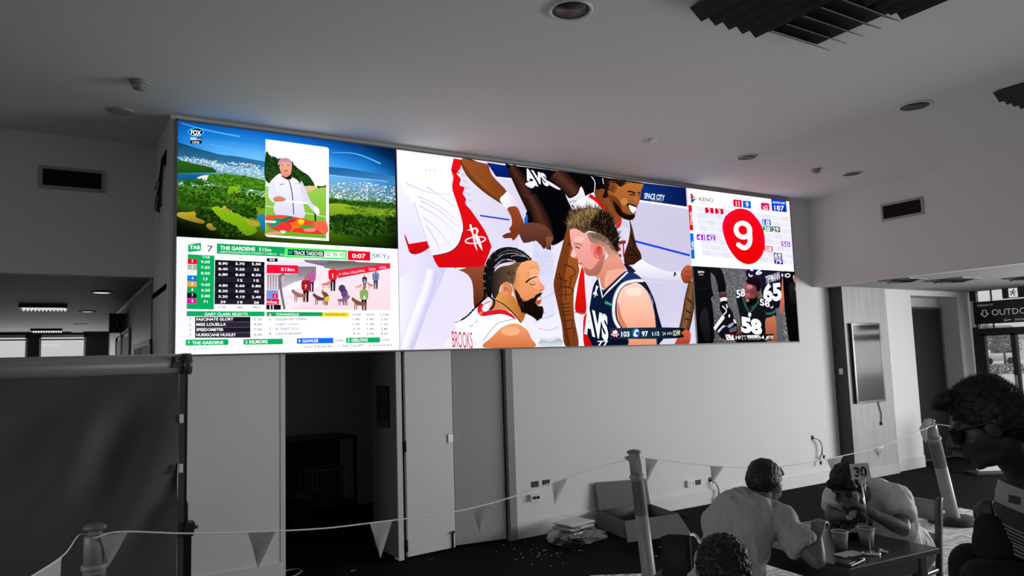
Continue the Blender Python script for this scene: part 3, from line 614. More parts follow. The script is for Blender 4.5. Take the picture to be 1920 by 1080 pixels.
g.T(146, 942, 320, 938, 20, '2  KILMORE', '8ad8dc', 0); g.T(1062, 926, 1320, 920, 19, '1. Catch A Break $21', '5c4a7c', 0); g.T(1368, 917, 1572, 914, 19, '2. Debt Trap $99', '5c4a7c', 0); g.T(1618, 914, 1806, 911, 19, '3. Groshawk $10', '5c4a7c', 0)
g.build('racing_odds_picture', vw)
# ---------------- basketball broadcast, middle
FB, FC, FE, FP_ = (740, 280, 2.8429), (1000, 320, 3.1774), (840, 450, 5.145), (1040, 320, 3.1769)
GAIN = 1.06
g = Pic(FB); g.clip = (XA, XB, SZ0, SZ1)
g.grid(['f4f0ff eee8fa e4def4 dcd6ee d8d2ea d8d2ea d6d0e8', 'f0ecff e8e2f6 ded8f0 d6d0ea d4cee8 d2cce6 d0cae4', 'ece6fc e6e0f6 e2dcf4 d8d2ec d6d0ea d4cee8 d2cce6', 'e8e2fa ebe5f8 e8e2f6 dcd6ee d6d0ea d6d0ea d8d2ea', 'f0eaff eae4f6 ece6f8 dcd6ee d8d2ea dcd6ee e2dcf2'])
g.P('490,70 600,88 640,155 540,145', '0c2f86', '0a2064', sm=False); g.L('540,150 640,162', 6, 'f6f4ff'); g.L('455,353 612,376', 8, '1048d0')
g.fr = FC
g.P('630,70 908,102 914,214 628,174', '0e3880', '0a1c58', 'x', sm=False); g.L('628,180 760,198 916,222', 11, 'fbf8ff'); g.L('605,420 932,505', 12, '1450dc')
g.T(660, 165, 781, 178, 34, 'SPACE CITY', 'e8f0ff', .03, .06); g.T(702, 182, 772, 187, 10, 'HOME NETWORK', '8a90b8', 0)
# player in white shorts
g.fr = FB
g.P('105,555 190,540 265,628 245,710 205,800 150,910 75,1070 20,1070 20,720 60,670 125,610', 'f4f2ff', 'd4d0f2', 'x'); g.limb('200,640,60 170,760,70 110,920,80 60,1060,80', ['e6e3fa', 'f8f7ff', 'f2f0ff', 'dcd8f6', 'cfcaf0'])
g.P('320,628 480,618 530,640 515,760 470,810 425,845 415,720 385,665', '9a5636', '5c2c1c'); g.P('328,628 385,628 340,642', 'eef0f8')
g.P('25,150 110,280 180,492 120,502 75,505 52,455 25,420', 'f6f4ff', 'e6e2f8'); g.P('75,505 75,505 178,488 178,488 184,526 184,526 130,556 84,554 66,510 50,455 60,466', 'e81420', 'c80e18')
g.P('20,8 20,8 312,50 312,50 300,112 306,210 352,345 362,420 350,485 298,542 200,566 200,566 150,430 95,290 20,160', 'ffffff', 'f2effc')
for q in ('120,250 230,300 330,380', '130,300 230,360 330,450', '150,360 230,430 300,520', '60,180 180,230 300,240', '100,280 150,420 195,545', '170,200 260,260 340,330'): g.L(q, (10, 3), 'e2def2')
for q in ('140,275 240,330 335,415', '170,410 215,480 240,540'): g.L(q, (6, 2), 'cfcae6')
g.T(158, 118, 222, 122, 14, '717', 'd4d0e0', 0)
for i in range(6): y = 92+i*34; g.P('%d,%d %d,%d %d,%d' % (345+i*9, y, 385+i*6, y+14, 352+i*10, y+34), 'c4c2d2', 'f0eef8', sm=False)
g.P('314,48 314,48 357,56 357,56 350,100 330,128 352,160 345,190 372,205 362,235 380,265 376,290 402,320 420,345 450,388 488,448 516,520 516,520 480,612 470,622 380,630 235,630 235,630 215,600 202,568 202,568 290,548 340,505 360,450 362,400 348,340 322,260 306,205 312,150 302,110', 'ee1620', 'd8101a')
g.L('300,108 345,126', 5, '8a0c10'); g.L('202,568 290,548 340,505 362,440', 4, '7a0a10')
W_ = 'f6eef0'
g.P('384,432 400,425 398,402 408,402 414,420 432,416 446,432 440,456 452,475 468,540 440,500 426,470 440,540 424,510 408,440', W_); g.P('418,430 432,428 434,446 422,454', 'ee1620'); g.limb([(430+54*math.cos(t), 484+17*math.sin(t)-6*math.cos(t), 7) for t in [2*PI*i/24 for i in range(25)]], [W_, W_], False)
g.limb('360,50,40 420,110,96 500,190,92 570,250,72 600,275,62', ['5c2e14', '8a4a20', 'b06a34', 'a86030', '7a3e1c', '4e2410']); g.P('360,55 500,80 500,80 520,140 600,230 560,265 470,180 400,120', 'a05a2c', '8a4822', 'x')
g.P('560,270 585,238 602,228 640,268 652,292 625,312 597,316', 'ffffff', 'e0dcec', 'x')
g.P('600,314 648,306 672,350 688,395 678,425 655,462 632,486 622,474 606,474 584,474 574,460 600,446 618,442 610,425 624,400 620,360', 'a04e30', '7c3820'); g.L('585,462 625,458', 4, '6a2e1a'); g.L('600,448 640,440 650,420', 3, '6a2e1a')
# player in black at the back
g.P('590,85 640,88 830,110 830,110 830,560 780,420 740,330 700,260 660,190', '0b0b12', '060609')
g.limb('620,90,50 670,170,76 715,260,80 750,340,74 765,400,60', ['24120e', '3e241c', '553228', '3c221a', '1c0e0c'])
g.P('700,340 720,330 742,370 745,420 720,440 698,440', '0a0a14'); g.P('690,370 708,350 706,400 694,410', '2a6ad0')
g.fr = FC
g.P('0,0 440,42 425,110 350,150 320,200 250,225 210,300 195,395 110,445 100,370 60,300 20,200 0,160', '0a0a11', '050508')
g.L('345,35 366,70 362,130', 5, 'e8e8f0'); g.L('412,45 418,80', 4, 'e8e8f0')
g.T(-40, 55, 95, 92, 74, 'AVS', 'f4f4fa', .05, -.35); g.P('-50,80 0,62 30,95 10,90 -10,105', 'f4f4fa'); g.P('85,60 160,108 140,110 80,75', 'e8e8f2')
g.limb('-20,150,70 20,230,90 55,320,100 85,380,80', ['24120e', '43281f', '5a362b', '40241c', '1e100c'])
g.limb('130,10,100 190,70,96 230,110,92 250,140,88', ['2a1712', '4a2c22', '5e3a2e', '44281f', '24130f'])
g.P('190,140 215,165 262,140 285,95 310,165 285,200 240,235 215,200', 'f6f5fb', 'd8d6e4'); g.T(216, 192, 288, 180, 10, 'ETOP', '1a1a22', .01); g.L('228,205 240,216 262,206', 7, '14141c')
g.P('-90,330 0,310 70,330 105,365 120,400 100,450 88,472 75,455 60,466 40,440 0,420 -60,430', '7a4a3c', '4e2a20'); g.P('78,395 118,400 100,440 88,472 74,440', '9c5c44', '6e3c2c'); g.L('60,410 72,440 70,465', 4, '3a1c14')
g.P('-90,440 -60,432 0,430 60,468 100,478 140,440 185,420 165,520 140,640 140,800 175,930 190,1060 -90,1060', 'e6e4f8', 'f2f0fb'); g.P('0,440 60,470 105,480 120,600 125,850 60,880 0,880', 'dcdaf4', 'e6e3f8')
for r_ in range(5):
    for c_ in range(4): g.limb([(12+c_*30+(r_ % 2)*15+13*math.cos(t), 500+r_*27+14*math.sin(t), 3) for t in [2*PI*i/6 for i in range(7)]], ['cfccec', 'cfccec'], False)
for q in ('-5,740 60,760 125,720', '0,870 70,880 130,850', '30,940 90,950 150,930', '40,1000 90,1006 150,990'): g.L(q, 5, 'c9c6e4')
g.P('40,1010 100,1015 160,1000 165,1045 40,1045', '9fb0b4', 'dfe6ea')
# smiling player: body, tattooed arms
g.P('238,235 300,160 345,135 420,112 470,190 520,270 570,300 585,420 560,560 530,570 480,500 470,700 300,700 240,640', 'fbf9ff', 'dcd8ee', 'x'); g.L('540,320 552,310', 12, 'c0bed0')
g.P('258,640 290,575 320,600 400,640 420,880 350,1040 240,1045 230,800', 'f6f2ff', 'e2ddf2', 'x')
g.P('282,590 300,590 306,700 312,845 250,838 255,740', 'ee1c1c', 'd01414'); g.P('300,868 345,882 360,1045 302,1045', 'ee1c1c', 'c81212'); g.L('240,842 300,852 350,848', 5, '8a848c')
g.P('360,130 420,112 500,130 530,180 530,260 505,320 470,310 420,240', '7c4626', '9a5a32', 'x'); g.limb('332,148,22 385,185,22 435,245,22', ['f03020', 'e01818', 'c01010']); g.P('490,330 512,300 522,268 526,300 512,340', 'f02a20'); 
g.T(500, 516, 553, 508, 96, 'ET', 'b01830', .03); g.P('525,315 560,300 556,340', 'c8d4e8')
g.P('225,255 260,230 300,250 285,360 270,470 268,560 272,600 244,700 238,780 245,890 268,1045 188,1045 168,920 142,800 120,690 128,620 145,560 175,450 205,340', 'b8682e', '7c421e'); g.P('238,260 200,340 165,470 135,590 122,690 150,820 175,930 195,1045 215,1045 195,900 175,760 190,620 215,480', '8a4a20', '5e3018')
for q in ('205,430 235,470 215,520', '180,560 235,580 245,620 200,640', '150,610 165,660 150,720', '160,690 225,700 225,735 160,740', '190,650 192,780', '165,800 220,790', '165,820 225,812', '168,842 225,834', '172,862 228,855', '180,900 232,890 225,930', '185,950 240,940 235,1000', '200,980 215,1040', '140,640 205,660', '225,640 210,700'): g.L(q, (7, 4), '4a2614')
g.P('570,290 588,340 612,440 642,505 632,545 590,560 545,558 540,500 565,420 575,350', '5a3420', '3c2012'); 
for q in ('575,380 600,440 570,480', '560,500 610,500', '590,470 625,520'): g.L(q, 8, '2a150c')
# his face
g.P('448,66 640,74 640,120 634,170 618,215 602,268 575,292 535,284 495,262 470,215 440,160', 'c07a3e', '8a5028'); g.P('440,150 480,150 520,200 520,260 500,262 470,215', '7a4522', '6a3a1c')
g.P('440,44 640,70 636,78 590,72 552,66 535,88 515,96 500,84 480,66 452,66 452,90 440,130 446,150 430,162 412,158 424,110 380,112 428,78', '2a170e', '140a06')
g.E(472, 104, 24, 40, 'b06a36', '8a4e26', 'x', .1); g.E(470, 106, 12, 24, '7a4220')
g.P('472,180 505,210 530,245 560,262 598,262 604,272 588,292 560,294 520,276 490,240', '24120a', '1a0c06'); g.P('555,196 585,200 612,212 604,222 575,206 560,214', '2c180e')
g.P('566,206 590,212 612,222 606,244 590,254 574,238', 'ffffff', 'e8e0ea'); g.L('564,206 574,240 592,258', 4, '6a2a20'); g.L('560,125 582,126 606,136', 9, '1e1008'); g.L('620,134 636,132', 8, '1e1008'); g.L('570,148 588,142 606,150', 6, '140a06'); g.L('624,148 636,146', 5, '140a06')
g.P('606,150 616,176 628,194 618,204 600,196 598,180', 'd08a4c', 'a05e30'); g.P('520,170 550,165 560,190 545,205 525,200', 'd08a48')
# white sleeve and fist
g.P('588,575 640,530 665,545 720,572 800,600 845,602 884,606 888,668 830,672 750,674 680,668 630,650 605,620', 'fdfcff', 'd6d2e8'); g.L('650,640 760,655 880,660', (14, 8), 'd4d0e6'); g.L('836,632 842,604 846,626', 6, '15151c')
g.P('876,612 900,572 922,562 942,580 942,655 915,672 890,662', 'c86a44', '8e4228'); g.L('900,600 938,606', 4, '7a3620'); g.L('905,632 938,634', 4, '7a3620')
g.P('538,556 570,566 602,592 606,602 570,606', '14141c', '2a2a34')
# player in navy
g.P('372,610 470,480 505,500 545,590 500,640 440,700 412,700 395,660', 'f0a898', 'd88870'); g.P('440,600 545,590 480,650 425,695', 'f4b4a0')
g.P('345,740 388,640 408,706 440,696 545,600 600,610 650,650 690,705 735,830 746,1045 352,1045', '16244a', '0b1430'); g.P('520,640 545,600 600,612 640,650 560,660', '223a6e')
g.limb('388,640,12 398,690,14 410,755,14 450,710,14 560,604,14', ['1a2440', 'f4f6fc', 'ffffff', '1a2440'], False)
g.P('498,770 530,700 575,676 615,668 660,700 705,770 728,900 736,1045 572,1045 572,1000 535,940 500,880', 'ffd8c8', 'ee9c74'); g.P('500,780 525,870 560,940 575,1040 545,960 505,890', 'd88460', 'e0906c'); g.E(600, 720, 50, 26, 'ffe6da')
g.limb('655,655,22 590,658,24 530,680,26 490,740,26 476,820,24 484,890,24 512,940,24', ['20283e', 'f8f9ff', 'ffffff', '20283e']); g.limb('660,668,16 700,750,18 730,860,18 742,1045,18', ['2a3454', '101a34', '0a1226'])
for q in ('690,730 700,760', '705,760 712,790', '690,745 712,800'): g.L(q, 5, '8a8a9a')
g.P('372,684 386,690 374,718 382,748 372,740 360,758 366,730 358,740 352,734 366,716', 'f2f4fa', sm=False); g.T(424, 792, 464, 806, 22, 'chime', '30e0a8', .02)
g.T(300, 962, 446, 1008, 150, 'AVS', 'f4f6fc', .05); g.T(382, 1045, 446, 1045, 32, '77', 'f4f6fc', .03)
# his head
g.P('216,350 262,344 330,372 395,430 430,480 415,560 385,620 345,628 312,618 296,592 290,574 264,556 274,545 262,528 228,516 220,504 232,470 224,440', 'f6b6b0', 'e89a90'); g.P('300,575 345,588 400,520 425,500 410,570 382,622 345,628 312,618', 'c48474', 'b87464')
g.P('320,372 395,375 440,400 480,440 503,480 498,505 470,530 440,500 410,450 350,440', '8e7666', 'e0a696'); g.P('340,440 372,440 380,480 366,540 340,520', 'f08c84', 'f4aaa0')
g.P('196,330 225,262 265,232 320,222 380,226 425,240 462,280 490,340 505,400 502,482 480,462 452,420 420,390 380,372 330,360 300,372 262,350 240,345 215,350', '7a6044', '16100c', 'x')
_lh = '196,330 225,262 265,232 320,222 380,226 425,240 462,280 490,340 505,400 502,482 480,462 452,420 420,390 380,372 330,360 300,372 262,350 240,345 215,350'
g.strands(_lh, 420, '5c4630 3a2a1e 241a14 7a5e40', 46, 3.2, lambda x, y: -2.3+(x-200)*.0045, .4, 51)
g.strands('200,325 225,262 265,232 330,226 400,250 330,330 240,345', 190, 'b09468 94784e 7a5e40', 44, 2.6, lambda x, y: -2.2+(x-200)*.004, .4, 52)
g.strands('330,330 400,250 462,280 500,400 500,470 440,405 380,370', 260, '120c0a 1e1612 0a0706', 42, 3.0, lambda x, y: -1.9+(x-330)*.007, .4, 53)
g.strands('198,335 240,240 330,224 420,238 300,232 220,290', 60, '6a5036 3a2a1c', 30, 2.6, -2.0, .5, 54)
g.strands('330,375 395,375 450,410 500,490 470,470 420,420 350,395', 160, '5a463a 6e584a 4a382e', 22, 1.6, 1.2, .4, 55)
g.strands('300,590 345,600 400,545 420,500 412,570 382,620 345,628 312,616', 150, 'a06c5c 8e5c4e b47e6c', 9, 1.2, 1.3, .6, 56)
g.E(384, 482, 30, 46, 'f0827a', 'd86c64'); g.E(388, 480, 16, 30, 'b84e48', 'd06a60'); g.L('372,500 382,522', 8, 'f49c94'); g.L('248,452 275,464', 7, '6a3a34'); g.L('240,438 262,436 290,448', 8, 'a87868'); g.L('246,512 262,524', 5, 'b8524c'); g.L('266,548 290,556', 5, 'a04a44'); g.P('222,500 232,470 246,480 252,510 228,516', 'ffc8c0'); g.E(270, 410, 30, 18, 'fcc8c2')
# lower right arm
g.limb('946,660,44 930,760,62 915,860,66 895,950,64 885,1000,70', ['4a3020', '7c5434', '8a6040', '6c4630', '3a2416']); g.P('838,1035 862,985 880,950 925,955 935,990 915,1045 838,1045', 'd86a48', 'a8442c')
for q in ('915,760 940,790', '905,830 935,850', '900,880 930,890'): g.L(q, 9, '3c2618')
# player with braids
g.fr = FE
g.P('10,1040 35,930 75,845 60,800 130,755 205,700 300,640 420,610 600,700 700,795 770,880 825,1040', 'ffffff', 'f4f2ff'); g.L('60,800 160,755 240,670', 6, '3a3a44')
g.P('320,640 400,590 520,610 600,690 520,680 400,690 330,700', 'c87a58', 'e0a070', 'x'); g.P('325,640 400,600 420,600 380,680 340,690', 'f2f0f8')
g.limb('330,620,30 300,660,38 320,712,42 420,702,42 520,694,40 600,725,30 650,765,10', ['c01020', 'e01c30', 'e8203a', 'c41428']); g.P('295,700 325,690 328,712 305,724', 'f0884c')
g.P('440,520 560,500 680,600 745,690 706,795 650,745 560,660 470,600', 'e8a860', 'b8682c', 'x'); g.L('430,570 530,620 620,700 700,800', 9, '16100c')
g.P('345,1040 420,935 520,842 620,806 690,818 760,870 800,950 818,1040', 'f4a878', 'd87a48'); g.E(600, 880, 90, 44, 'f8b88c'); g.L('335,975 420,860 500,795 630,765', 5, '7a8296')
g.T(40, 1035, 236, 1062, 165, 'BROOKS', 'c8203e', .0, -.05); g.L('262,765 280,790 250,800', 4, '6a6a78'); g.L('198,820 222,835 240,812', 4, '6a6a78')
g.P('600,330 640,250 700,212 790,196 850,214 882,280 872,345 888,405 926,450 918,488 884,500 898,560 892,605 850,650 760,650 690,620 640,560', 'f6b07c', 'e89464'); g.P('600,330 660,260 690,380 680,480 660,560 620,480', 'c88a58', 'e8a070', 'x'); g.P('790,300 860,290 880,400 920,450 880,480 800,440', 'ffc8a0', 'f4a880')
for q in ('742,330 800,312 862,285', '735,352 800,336 868,318', '780,280 840,262'): g.L(q, 5, 'd08a5c')
g.P('640,470 690,540 715,590 760,585 810,560 835,570 842,610 870,640 905,640 916,690 900,745 855,770 800,735 740,705 712,700 690,650 655,560', '2a1c12', '060404'); g.P('825,560 850,528 905,505 890,535 858,560 838,600', '1c100a'); g.scatter('800,700 910,660 900,760 850,775', 40, '0a0605 140c08', (6, 12), 31); g.scatter('650,500 700,560 740,640 690,640', 40, '4a3422 3a281a 6a4c34', (4, 8), 32)
g.P('842,585 890,560 896,590 880,615 850,618', 'd8706a', 'b84e4c'); g.P('858,568 888,556 890,572 862,580', 'fdf6f4'); g.L('745,412 790,376 855,352', (18, 8), '2a1810'); g.L('785,420 812,436 838,418', 8, '3a2016'); g.L('800,405 836,398', 5, 'b87450'); g.P('880,420 912,440 926,462 900,476 880,455', 'fa9a90', 'f0a080'); g.L('878,492 905,486', 9, '9a4434')
g.P('430,330 500,262 600,240 680,200 700,225 655,290 650,340 625,430 560,405 505,440 480,520 440,570 410,470', '1e1a1a', '8a6a50', 'x'); g.scatter('560,260 650,260 640,380 600,410 560,340', 60, '4a3c34 3a302a 6a5442', (4, 8), 33)
g.P('338,360 360,230 400,160 470,95 550,70 630,74 710,105 770,150 805,190 760,200 700,218 620,212 540,222 470,250 430,330 410,430 415,540 380,545 352,450', '1a1a20', '0a0a0e')
for q, wd, c in (('430,240 500,180 600,170 700,185', 12, '0c0c10'), ('450,200 530,140 620,130 720,150 785,185', 6, 'c8c0c8'), ('470,160 540,110 620,104 700,128 760,160', 5, '8c8890'), ('440,270 500,205 560,190 640,205 630,220 560,225', 9, 'd0c8d0'), ('480,240 540,190 600,180', 5, '6a666e'), ('600,160 660,150 740,165', 5, 'a8a2aa'), ('560,90 640,95 700,120', 4, '5a5860')): g.L(q, wd, c)
g.E(560, 482, 56, 76, 'f0a070', 'dc8454', 'x', -.15); g.E(568, 478, 34, 52, 'c06c44', 'e09060', 'y', -.15); g.L('545,450 570,440 590,480', 9, 'f4b488'); g.L('548,500 575,520', 10, 'f4b488')
for q in ('370,250 345,330 348,420 365,500 400,545 440,590 432,640 400,675', '345,460 350,520 340,570 280,630 190,725 120,775'):
    g.L(q, (20, 10), '0a0a0c'); pp = spline(parse(q), False)
    for i in range(0, len(pp)-1): g.E(pp[i][0], pp[i][1], 11, 9, '15151a' if i % 2 else '050506')
pp = spline(parse('440,120 380,200 352,300 345,400 350,480'), False)
for i, q in enumerate(pp): g.E(q[0], q[1], 12, 9, '7c6c58' if i % 3 == 0 else '121216')
g.strands('650,480 700,560 800,610 850,640 900,640 910,690 855,765 780,715 700,690 660,580', 420, '1c130c 0a0706 2a1c12 060404', 34, 3.0, lambda x, y: .9+(800-x)*.002, .5, 57)
g.strands('430,330 500,265 600,245 680,215 690,235 650,300 640,360 620,420 560,405 500,435 470,520 420,480', 420, '2a2220 3a2f2a 1c1614 524236', 15, 1.4, 1.9, .5, 58)
g.strands('342,360 362,230 405,160 470,95 550,72 640,76 715,108 800,188 700,214 560,212 470,250 430,330 410,430 380,540', 380, '2c2c34 1a1a20 08080a 3c3a42', 30, 2.2, lambda x, y: -.1 if y < 220 else 1.6, .3, 59)
g.fr = FC; g.strands('482,190 520,245 565,262 600,268 588,290 540,290 495,250', 160, '1a0e08 2e1a0e 0c0604', 16, 1.8, 1.2, .5, 60); g.strands('446,46 636,72 560,68 520,90 490,72 450,80 440,140 420,150', 160, '3a2416 1a0e08 4a3020', 22, 2.0, .4, .6, 61)
# score strip
g.fr = FC
g.P('455,945 480,938 870,936 876,966 862,998 480,1002 455,995', '1c4660', '08101c', 'x'); g.E(482, 972, 30, 33, '58183c', '3a1028'); g.L('470,955 478,990', 5, W_); g.L('482,950 492,992', 5, W_); g.P('470,958 492,952 496,966 482,974', W_); g.limb([(482+22*math.cos(t), 976+7*math.sin(t), 4) for t in [2*PI*i/16 for i in range(17)]], [W_, W_], False)
g.T(520, 989, 569, 988, 31, '103', 'ffffff', .025); g.E(606, 970, 24, 30, '2a86d0', '143c88'); g.P('592,985 600,955 616,945 622,958 612,972 618,988', 'e8f0fa'); g.E(612, 968, 6, 9, '14387c')
g.T(642, 987, 679, 986, 31, '97', 'ffffff', .025); g.T(704, 983, 746, 981, 24, '1:12', 'ffffff', .015); g.T(764, 981, 784, 980, 20, '24', 'd8e0ea', .005); g.T(792, 980, 822, 978, 18, '4TH', 'd8e0ea', .005); g.T(829, 984, 872, 980, 32, 'SCHW', 'f2ecd8', .02)
for i in range(5): g.R(510+i*12, 938, 518+i*12, 941, '2a2020'); g.R(634+i*12, 938, 642+i*12, 941, '2a2020')
g.build('basketball_broadcast_picture', vw)

# ---------------- number draw, upper right
GAIN = 1.03
g = Pic((1280, 340, 6.3522)); g.clip = (XB, SX1, ZB, SZ1)
g.grid(['ffffff ffffff', 'f8f7ff fbfaff', 'ffffff ffffff'])
for r_ in range(8):
    for c_ in range(10): x = 155+c_*112+r_*11; y = 300+c_*12.5+r_*74; g.P('%g,%g %g,%g %g,%g %g,%g' % (x, y, x+106, y+11, x+114, y+72, x+9, y+62), 'e9e8f4' if (r_+c_) % 2 else 'efeef8', sm=False)
g.P('90,142 112,152 128,180 118,202 96,208', 'e8142c', 'c01048', sm=False); g.P('112,160 140,186 168,206 150,200 122,198', 'f0b060', 'd8a868', sm=False); g.P('118,205 172,210 140,228', '9cc0b0', 'c8b894', sm=False); g.P('95,205 130,208 142,228 108,258 96,250', '1878e0', '0a50b8', sm=False)
g.T(196, 232, 362, 248, 45, 'KENO', '1c4070', .0); g.T(202, 268, 312, 278, 18, 'WE PLAY', 'b0c4ea', 0)
for x, y, wd, c, q, tc_ in ((598, 215, 104, 'f01040', '11', .0), (712, 230, 100, '1470e0', '9', .0)): g.P('%g,%g %g,%g %g,%g %g,%g' % (x, y, x+wd-4, y+11, x+wd, y+95, x+5, y+84), c, sm=False)
g.T(632, 292, 674, 296, 58, '11', 'ffffff', .02); g.T(748, 304, 784, 307, 58, '9', 'ffffff', .02); g.T(616, 208, 682, 214, 14, 'HEADS', 'f04070', 0); g.T(742, 224, 780, 227, 14, 'TAILS', '5078c0', 0)
g.P('928,254 1026,264 1032,348 934,336', 'f01468', sm=False); g.T(954, 330, 1012, 336, 50, 'x2', 'ffffff', .02); g.T(948, 250, 1004, 256, 14, 'BONUS', 'f04080', 0)
g.P('1050,206 1226,228 1238,368 1062,352', '0c4ae0', '0438c4', sm=False); g.T(1068, 262, 1216, 274, 26, 'DRAWING GAME', 'f0f4ff', .02); g.T(1090, 342, 1206, 350, 58, '187', 'ffffff', .02)
g.P('48,280 104,288 122,586 68,582', 'f01414', 'e80c0c', sm=False); g.P('70,616 124,622 140,922 90,920', '1480e8', '0e70d8', sm=False)
def vert(q, x, y, h, ln):                          # lettering running upward
    g.up(); v, f = text_mesh(q, .02); a = g.pt(x, y); b_ = g.pt(x-ln*.06, y-ln); t = g.pt(x-h, y-h*.05)
    vv = [g.b.verts.new(a+(b_-a)*p+(t-a)*r) for p, r in v]; c = hx('ffffff')
    for k in f:
        fc = g.b.faces.new([vv[i] for i in k])
        for l in fc.loops: l[g.cl] = (c[0], c[1], c[2], 1)
vert('Heads', 114, 515, 30, 152); vert('Tails', 130, 822, 30, 106)
for x, y, q, c, tcol in ((262, 312, '2', 'd8143c', 'ffffff'), (380, 322, '3', 'e0143c', 'ffffff'), (500, 408, '', '2a6ad0', ''), (942, 452, '18', '1060d8', 'ffffff'), (948, 528, '28', '10906c', 'ffffff'), (1052, 536, '29', '4a5a58', 'ffffff'), (162, 630, '41', 'a818f0', 'ffffff'), (282, 636, '42', '9c24e8', 'ffffff'), (1170, 712, '50', 'a850e8', 'ffffff'), (964, 768, '58', 'e05060', 'ffffff'), (1078, 848, '69', '7a6a98', 'ffffff'), (1086, 918, '79', '42149c', 'ffffff')):
    g.P('%g,%g %g,%g %g,%g %g,%g' % (x, y, x+100, y+8, x+106, y+72, x+5, y+66), c, sm=False)
    if q: wd = 34 if len(q) == 1 else 78; g.T(x+53-wd/2, y+62, x+53+wd/2, y+66, 54, q, tcol, .02)
g.P('830,968 862,962 862,930', '3a3a90', sm=False)
g.P('560,370 640,330 720,328 800,360 870,430 930,520 965,620 975,740 955,850 900,935 830,980 750,985 660,940 580,850 520,740 480,620 472,520 500,430', 'fa0c2c', 'f00000')
g.P('470,520 500,430 560,370 540,430 510,520 505,620 520,720 560,820 520,740 480,620', 'f80850')
g.L('0,850 100,885', 1, 'ffffff')
g.limb([(714+82*math.cos(t)+8*math.sin(t), 582+82*math.sin(t)*1.02, 58) for t in [2*PI*i/28 for i in range(29)]], ['ffffff', 'ffffff'], False)
g.limb('776,520,40 790,570,58 796,640,58 798,700,58 786,752,58 745,790,60 700,784,58 662,755,56', ['ffffff', 'ffffff']); g.E(662, 756, 29, 29, 'ffffff')
g.build('number_draw_picture', vw)

# ---------------- football broadcast, lower right
GAIN = 1.1
g = Pic((1280, 490, 6.3522)); g.clip = (XB+.03, SX1, SZ0, ZB)
g.grid(['58585c 6a6a70 5c5a66', '5a5a5e 747478 66646c', '4c4c50 626266 5a5a60'])
g.scatter('310,70 790,90 700,400 640,560 640,960 360,960 350,480', 1500, '8a8a8e 3a3a3e 5a5a5e a4a4a8 4a4a4c 7a7a80', (3, 7), 41); g.scatter('1180,520 1240,560 1280,960 1200,960', 200, '9a9a96 3a3a3e b4b4b0 5a5a5e', (3, 8), 42)
g.P('100,60 312,68 332,200 345,320 366,408 335,440 358,560 362,975 100,975', '16161a', '060608'); g.P('250,560 300,600 330,900 270,960 200,700', '26262c', '121216'); g.L('130,300 240,330 330,310', 8, '222228'); g.L('150,480 250,470 330,430', 6, '050506')
g.P('70,960 100,760 130,740 150,975', '12285a', '0a1838')
g.P('312,68 430,78 470,120 500,220 512,362 432,372 412,280 380,180 330,120', '1a1a1e', '0c0c0e'); g.P('430,372 512,364 522,420 505,436 450,440 430,410', '6a4650', '3c2428'); g.P('450,440 515,430 524,470 458,482', 'f6f6fa')
g.P('456,482 525,474 545,540 590,600 610,680 640,720 640,860 560,900 520,930 440,900 420,840 380,830 360,800 420,720 470,640 440,560', '101014', '16161c'); g.P('365,790 470,640 500,660 490,690 410,790 385,830', 'f4f2fa', sm=False); g.L('470,530 520,590 480,640', 14, 'eceaf2'); g.L('520,510 530,560', 14, 'eceaf2'); g.P('410,830 480,760 515,770 470,800 430,850', 'd8c8f0', sm=False); g.P('530,770 590,730 610,745 560,790', 'a89cc0'); g.P('550,810 640,770 636,830 560,850', '6a6a70', sm=False)
for i in range(4): g.L('%d,%d %d,%d' % (560+i*20, 805-i*8, 566+i*20, 842-i*4), 4, '1a1a1e')
g.P('545,640 560,630 562,660 548,668', 'f6f6fa'); g.P('600,690 625,700 640,740 615,730', 'e8e8f0')
g.P('775,95 1160,115 1195,200 1185,480 1120,560 1040,540 960,450 920,300 880,220 780,215', '221e3c', '14121f'); g.P('1190,190 1205,260 1215,420 1190,620 1150,600 1160,480', 'e0906c', 'b0605c')
g.P('1200,120 1345,125 1400,975 1280,975 1230,700 1210,480', '0e0e12', '070708'); g.P('1262,300 1310,250 1345,270 1360,470 1290,500', '26262a', '161618'); g.P('1310,180 1330,200 1340,250 1325,240', 'f09070'); g.L('1320,165 1330,190', 9, 'f4f4f8'); g.L('1340,310 1350,360', 9, 'f4f4f8')
g.T(990, 272, 1156, 212, 96, 'TIPPMANN', 'f2f0fa', .012); g.T(962, 478, 1180, 450, 200, '65', 'f6f2ff', .05); g.T(868, 165, 945, 148, 56, '6', 'f4f0fc', .04); g.L('785,150 805,180 830,165', 14, 'f6f4ff'); g.P('800,95 830,98 840,115 810,112', 'f0ecfa')
g.E(1184, 166, 12, 20, 'd8d8e4'); g.L('1214,148 1216,190', 4, 'd8d8e4'); g.limb([(1250+26*math.cos(t), 168+20*math.sin(t), 12) for t in [2*PI*i/14 for i in range(15)]], ['f4f4fa', 'f4f4fa'], False)
g.P('640,370 700,340 745,335 740,420 780,560 830,560 900,440 1000,460 1090,540 1112,620 1100,660 1000,672 985,760 1000,975 640,975 690,760 660,560 632,430', '1c1a24', '101016')
g.P('985,690 1040,672 1095,645 1112,760 1108,975 1010,975 985,820', 'c87a5c', '9c563c'); g.P('660,780 690,760 700,860 640,880', '6a4038')
g.P('740,470 790,540 850,530 885,440 870,560 810,600 770,570', '4a2822', '2c1814')
g.limb('722,430,26 745,520,28 795,618,30 850,540,28 905,460,24', ['2c7c60', '1c5e48', '123e32'], False); g.P('780,620 800,610 816,630 800,665 780,650', 'f4f4fa')
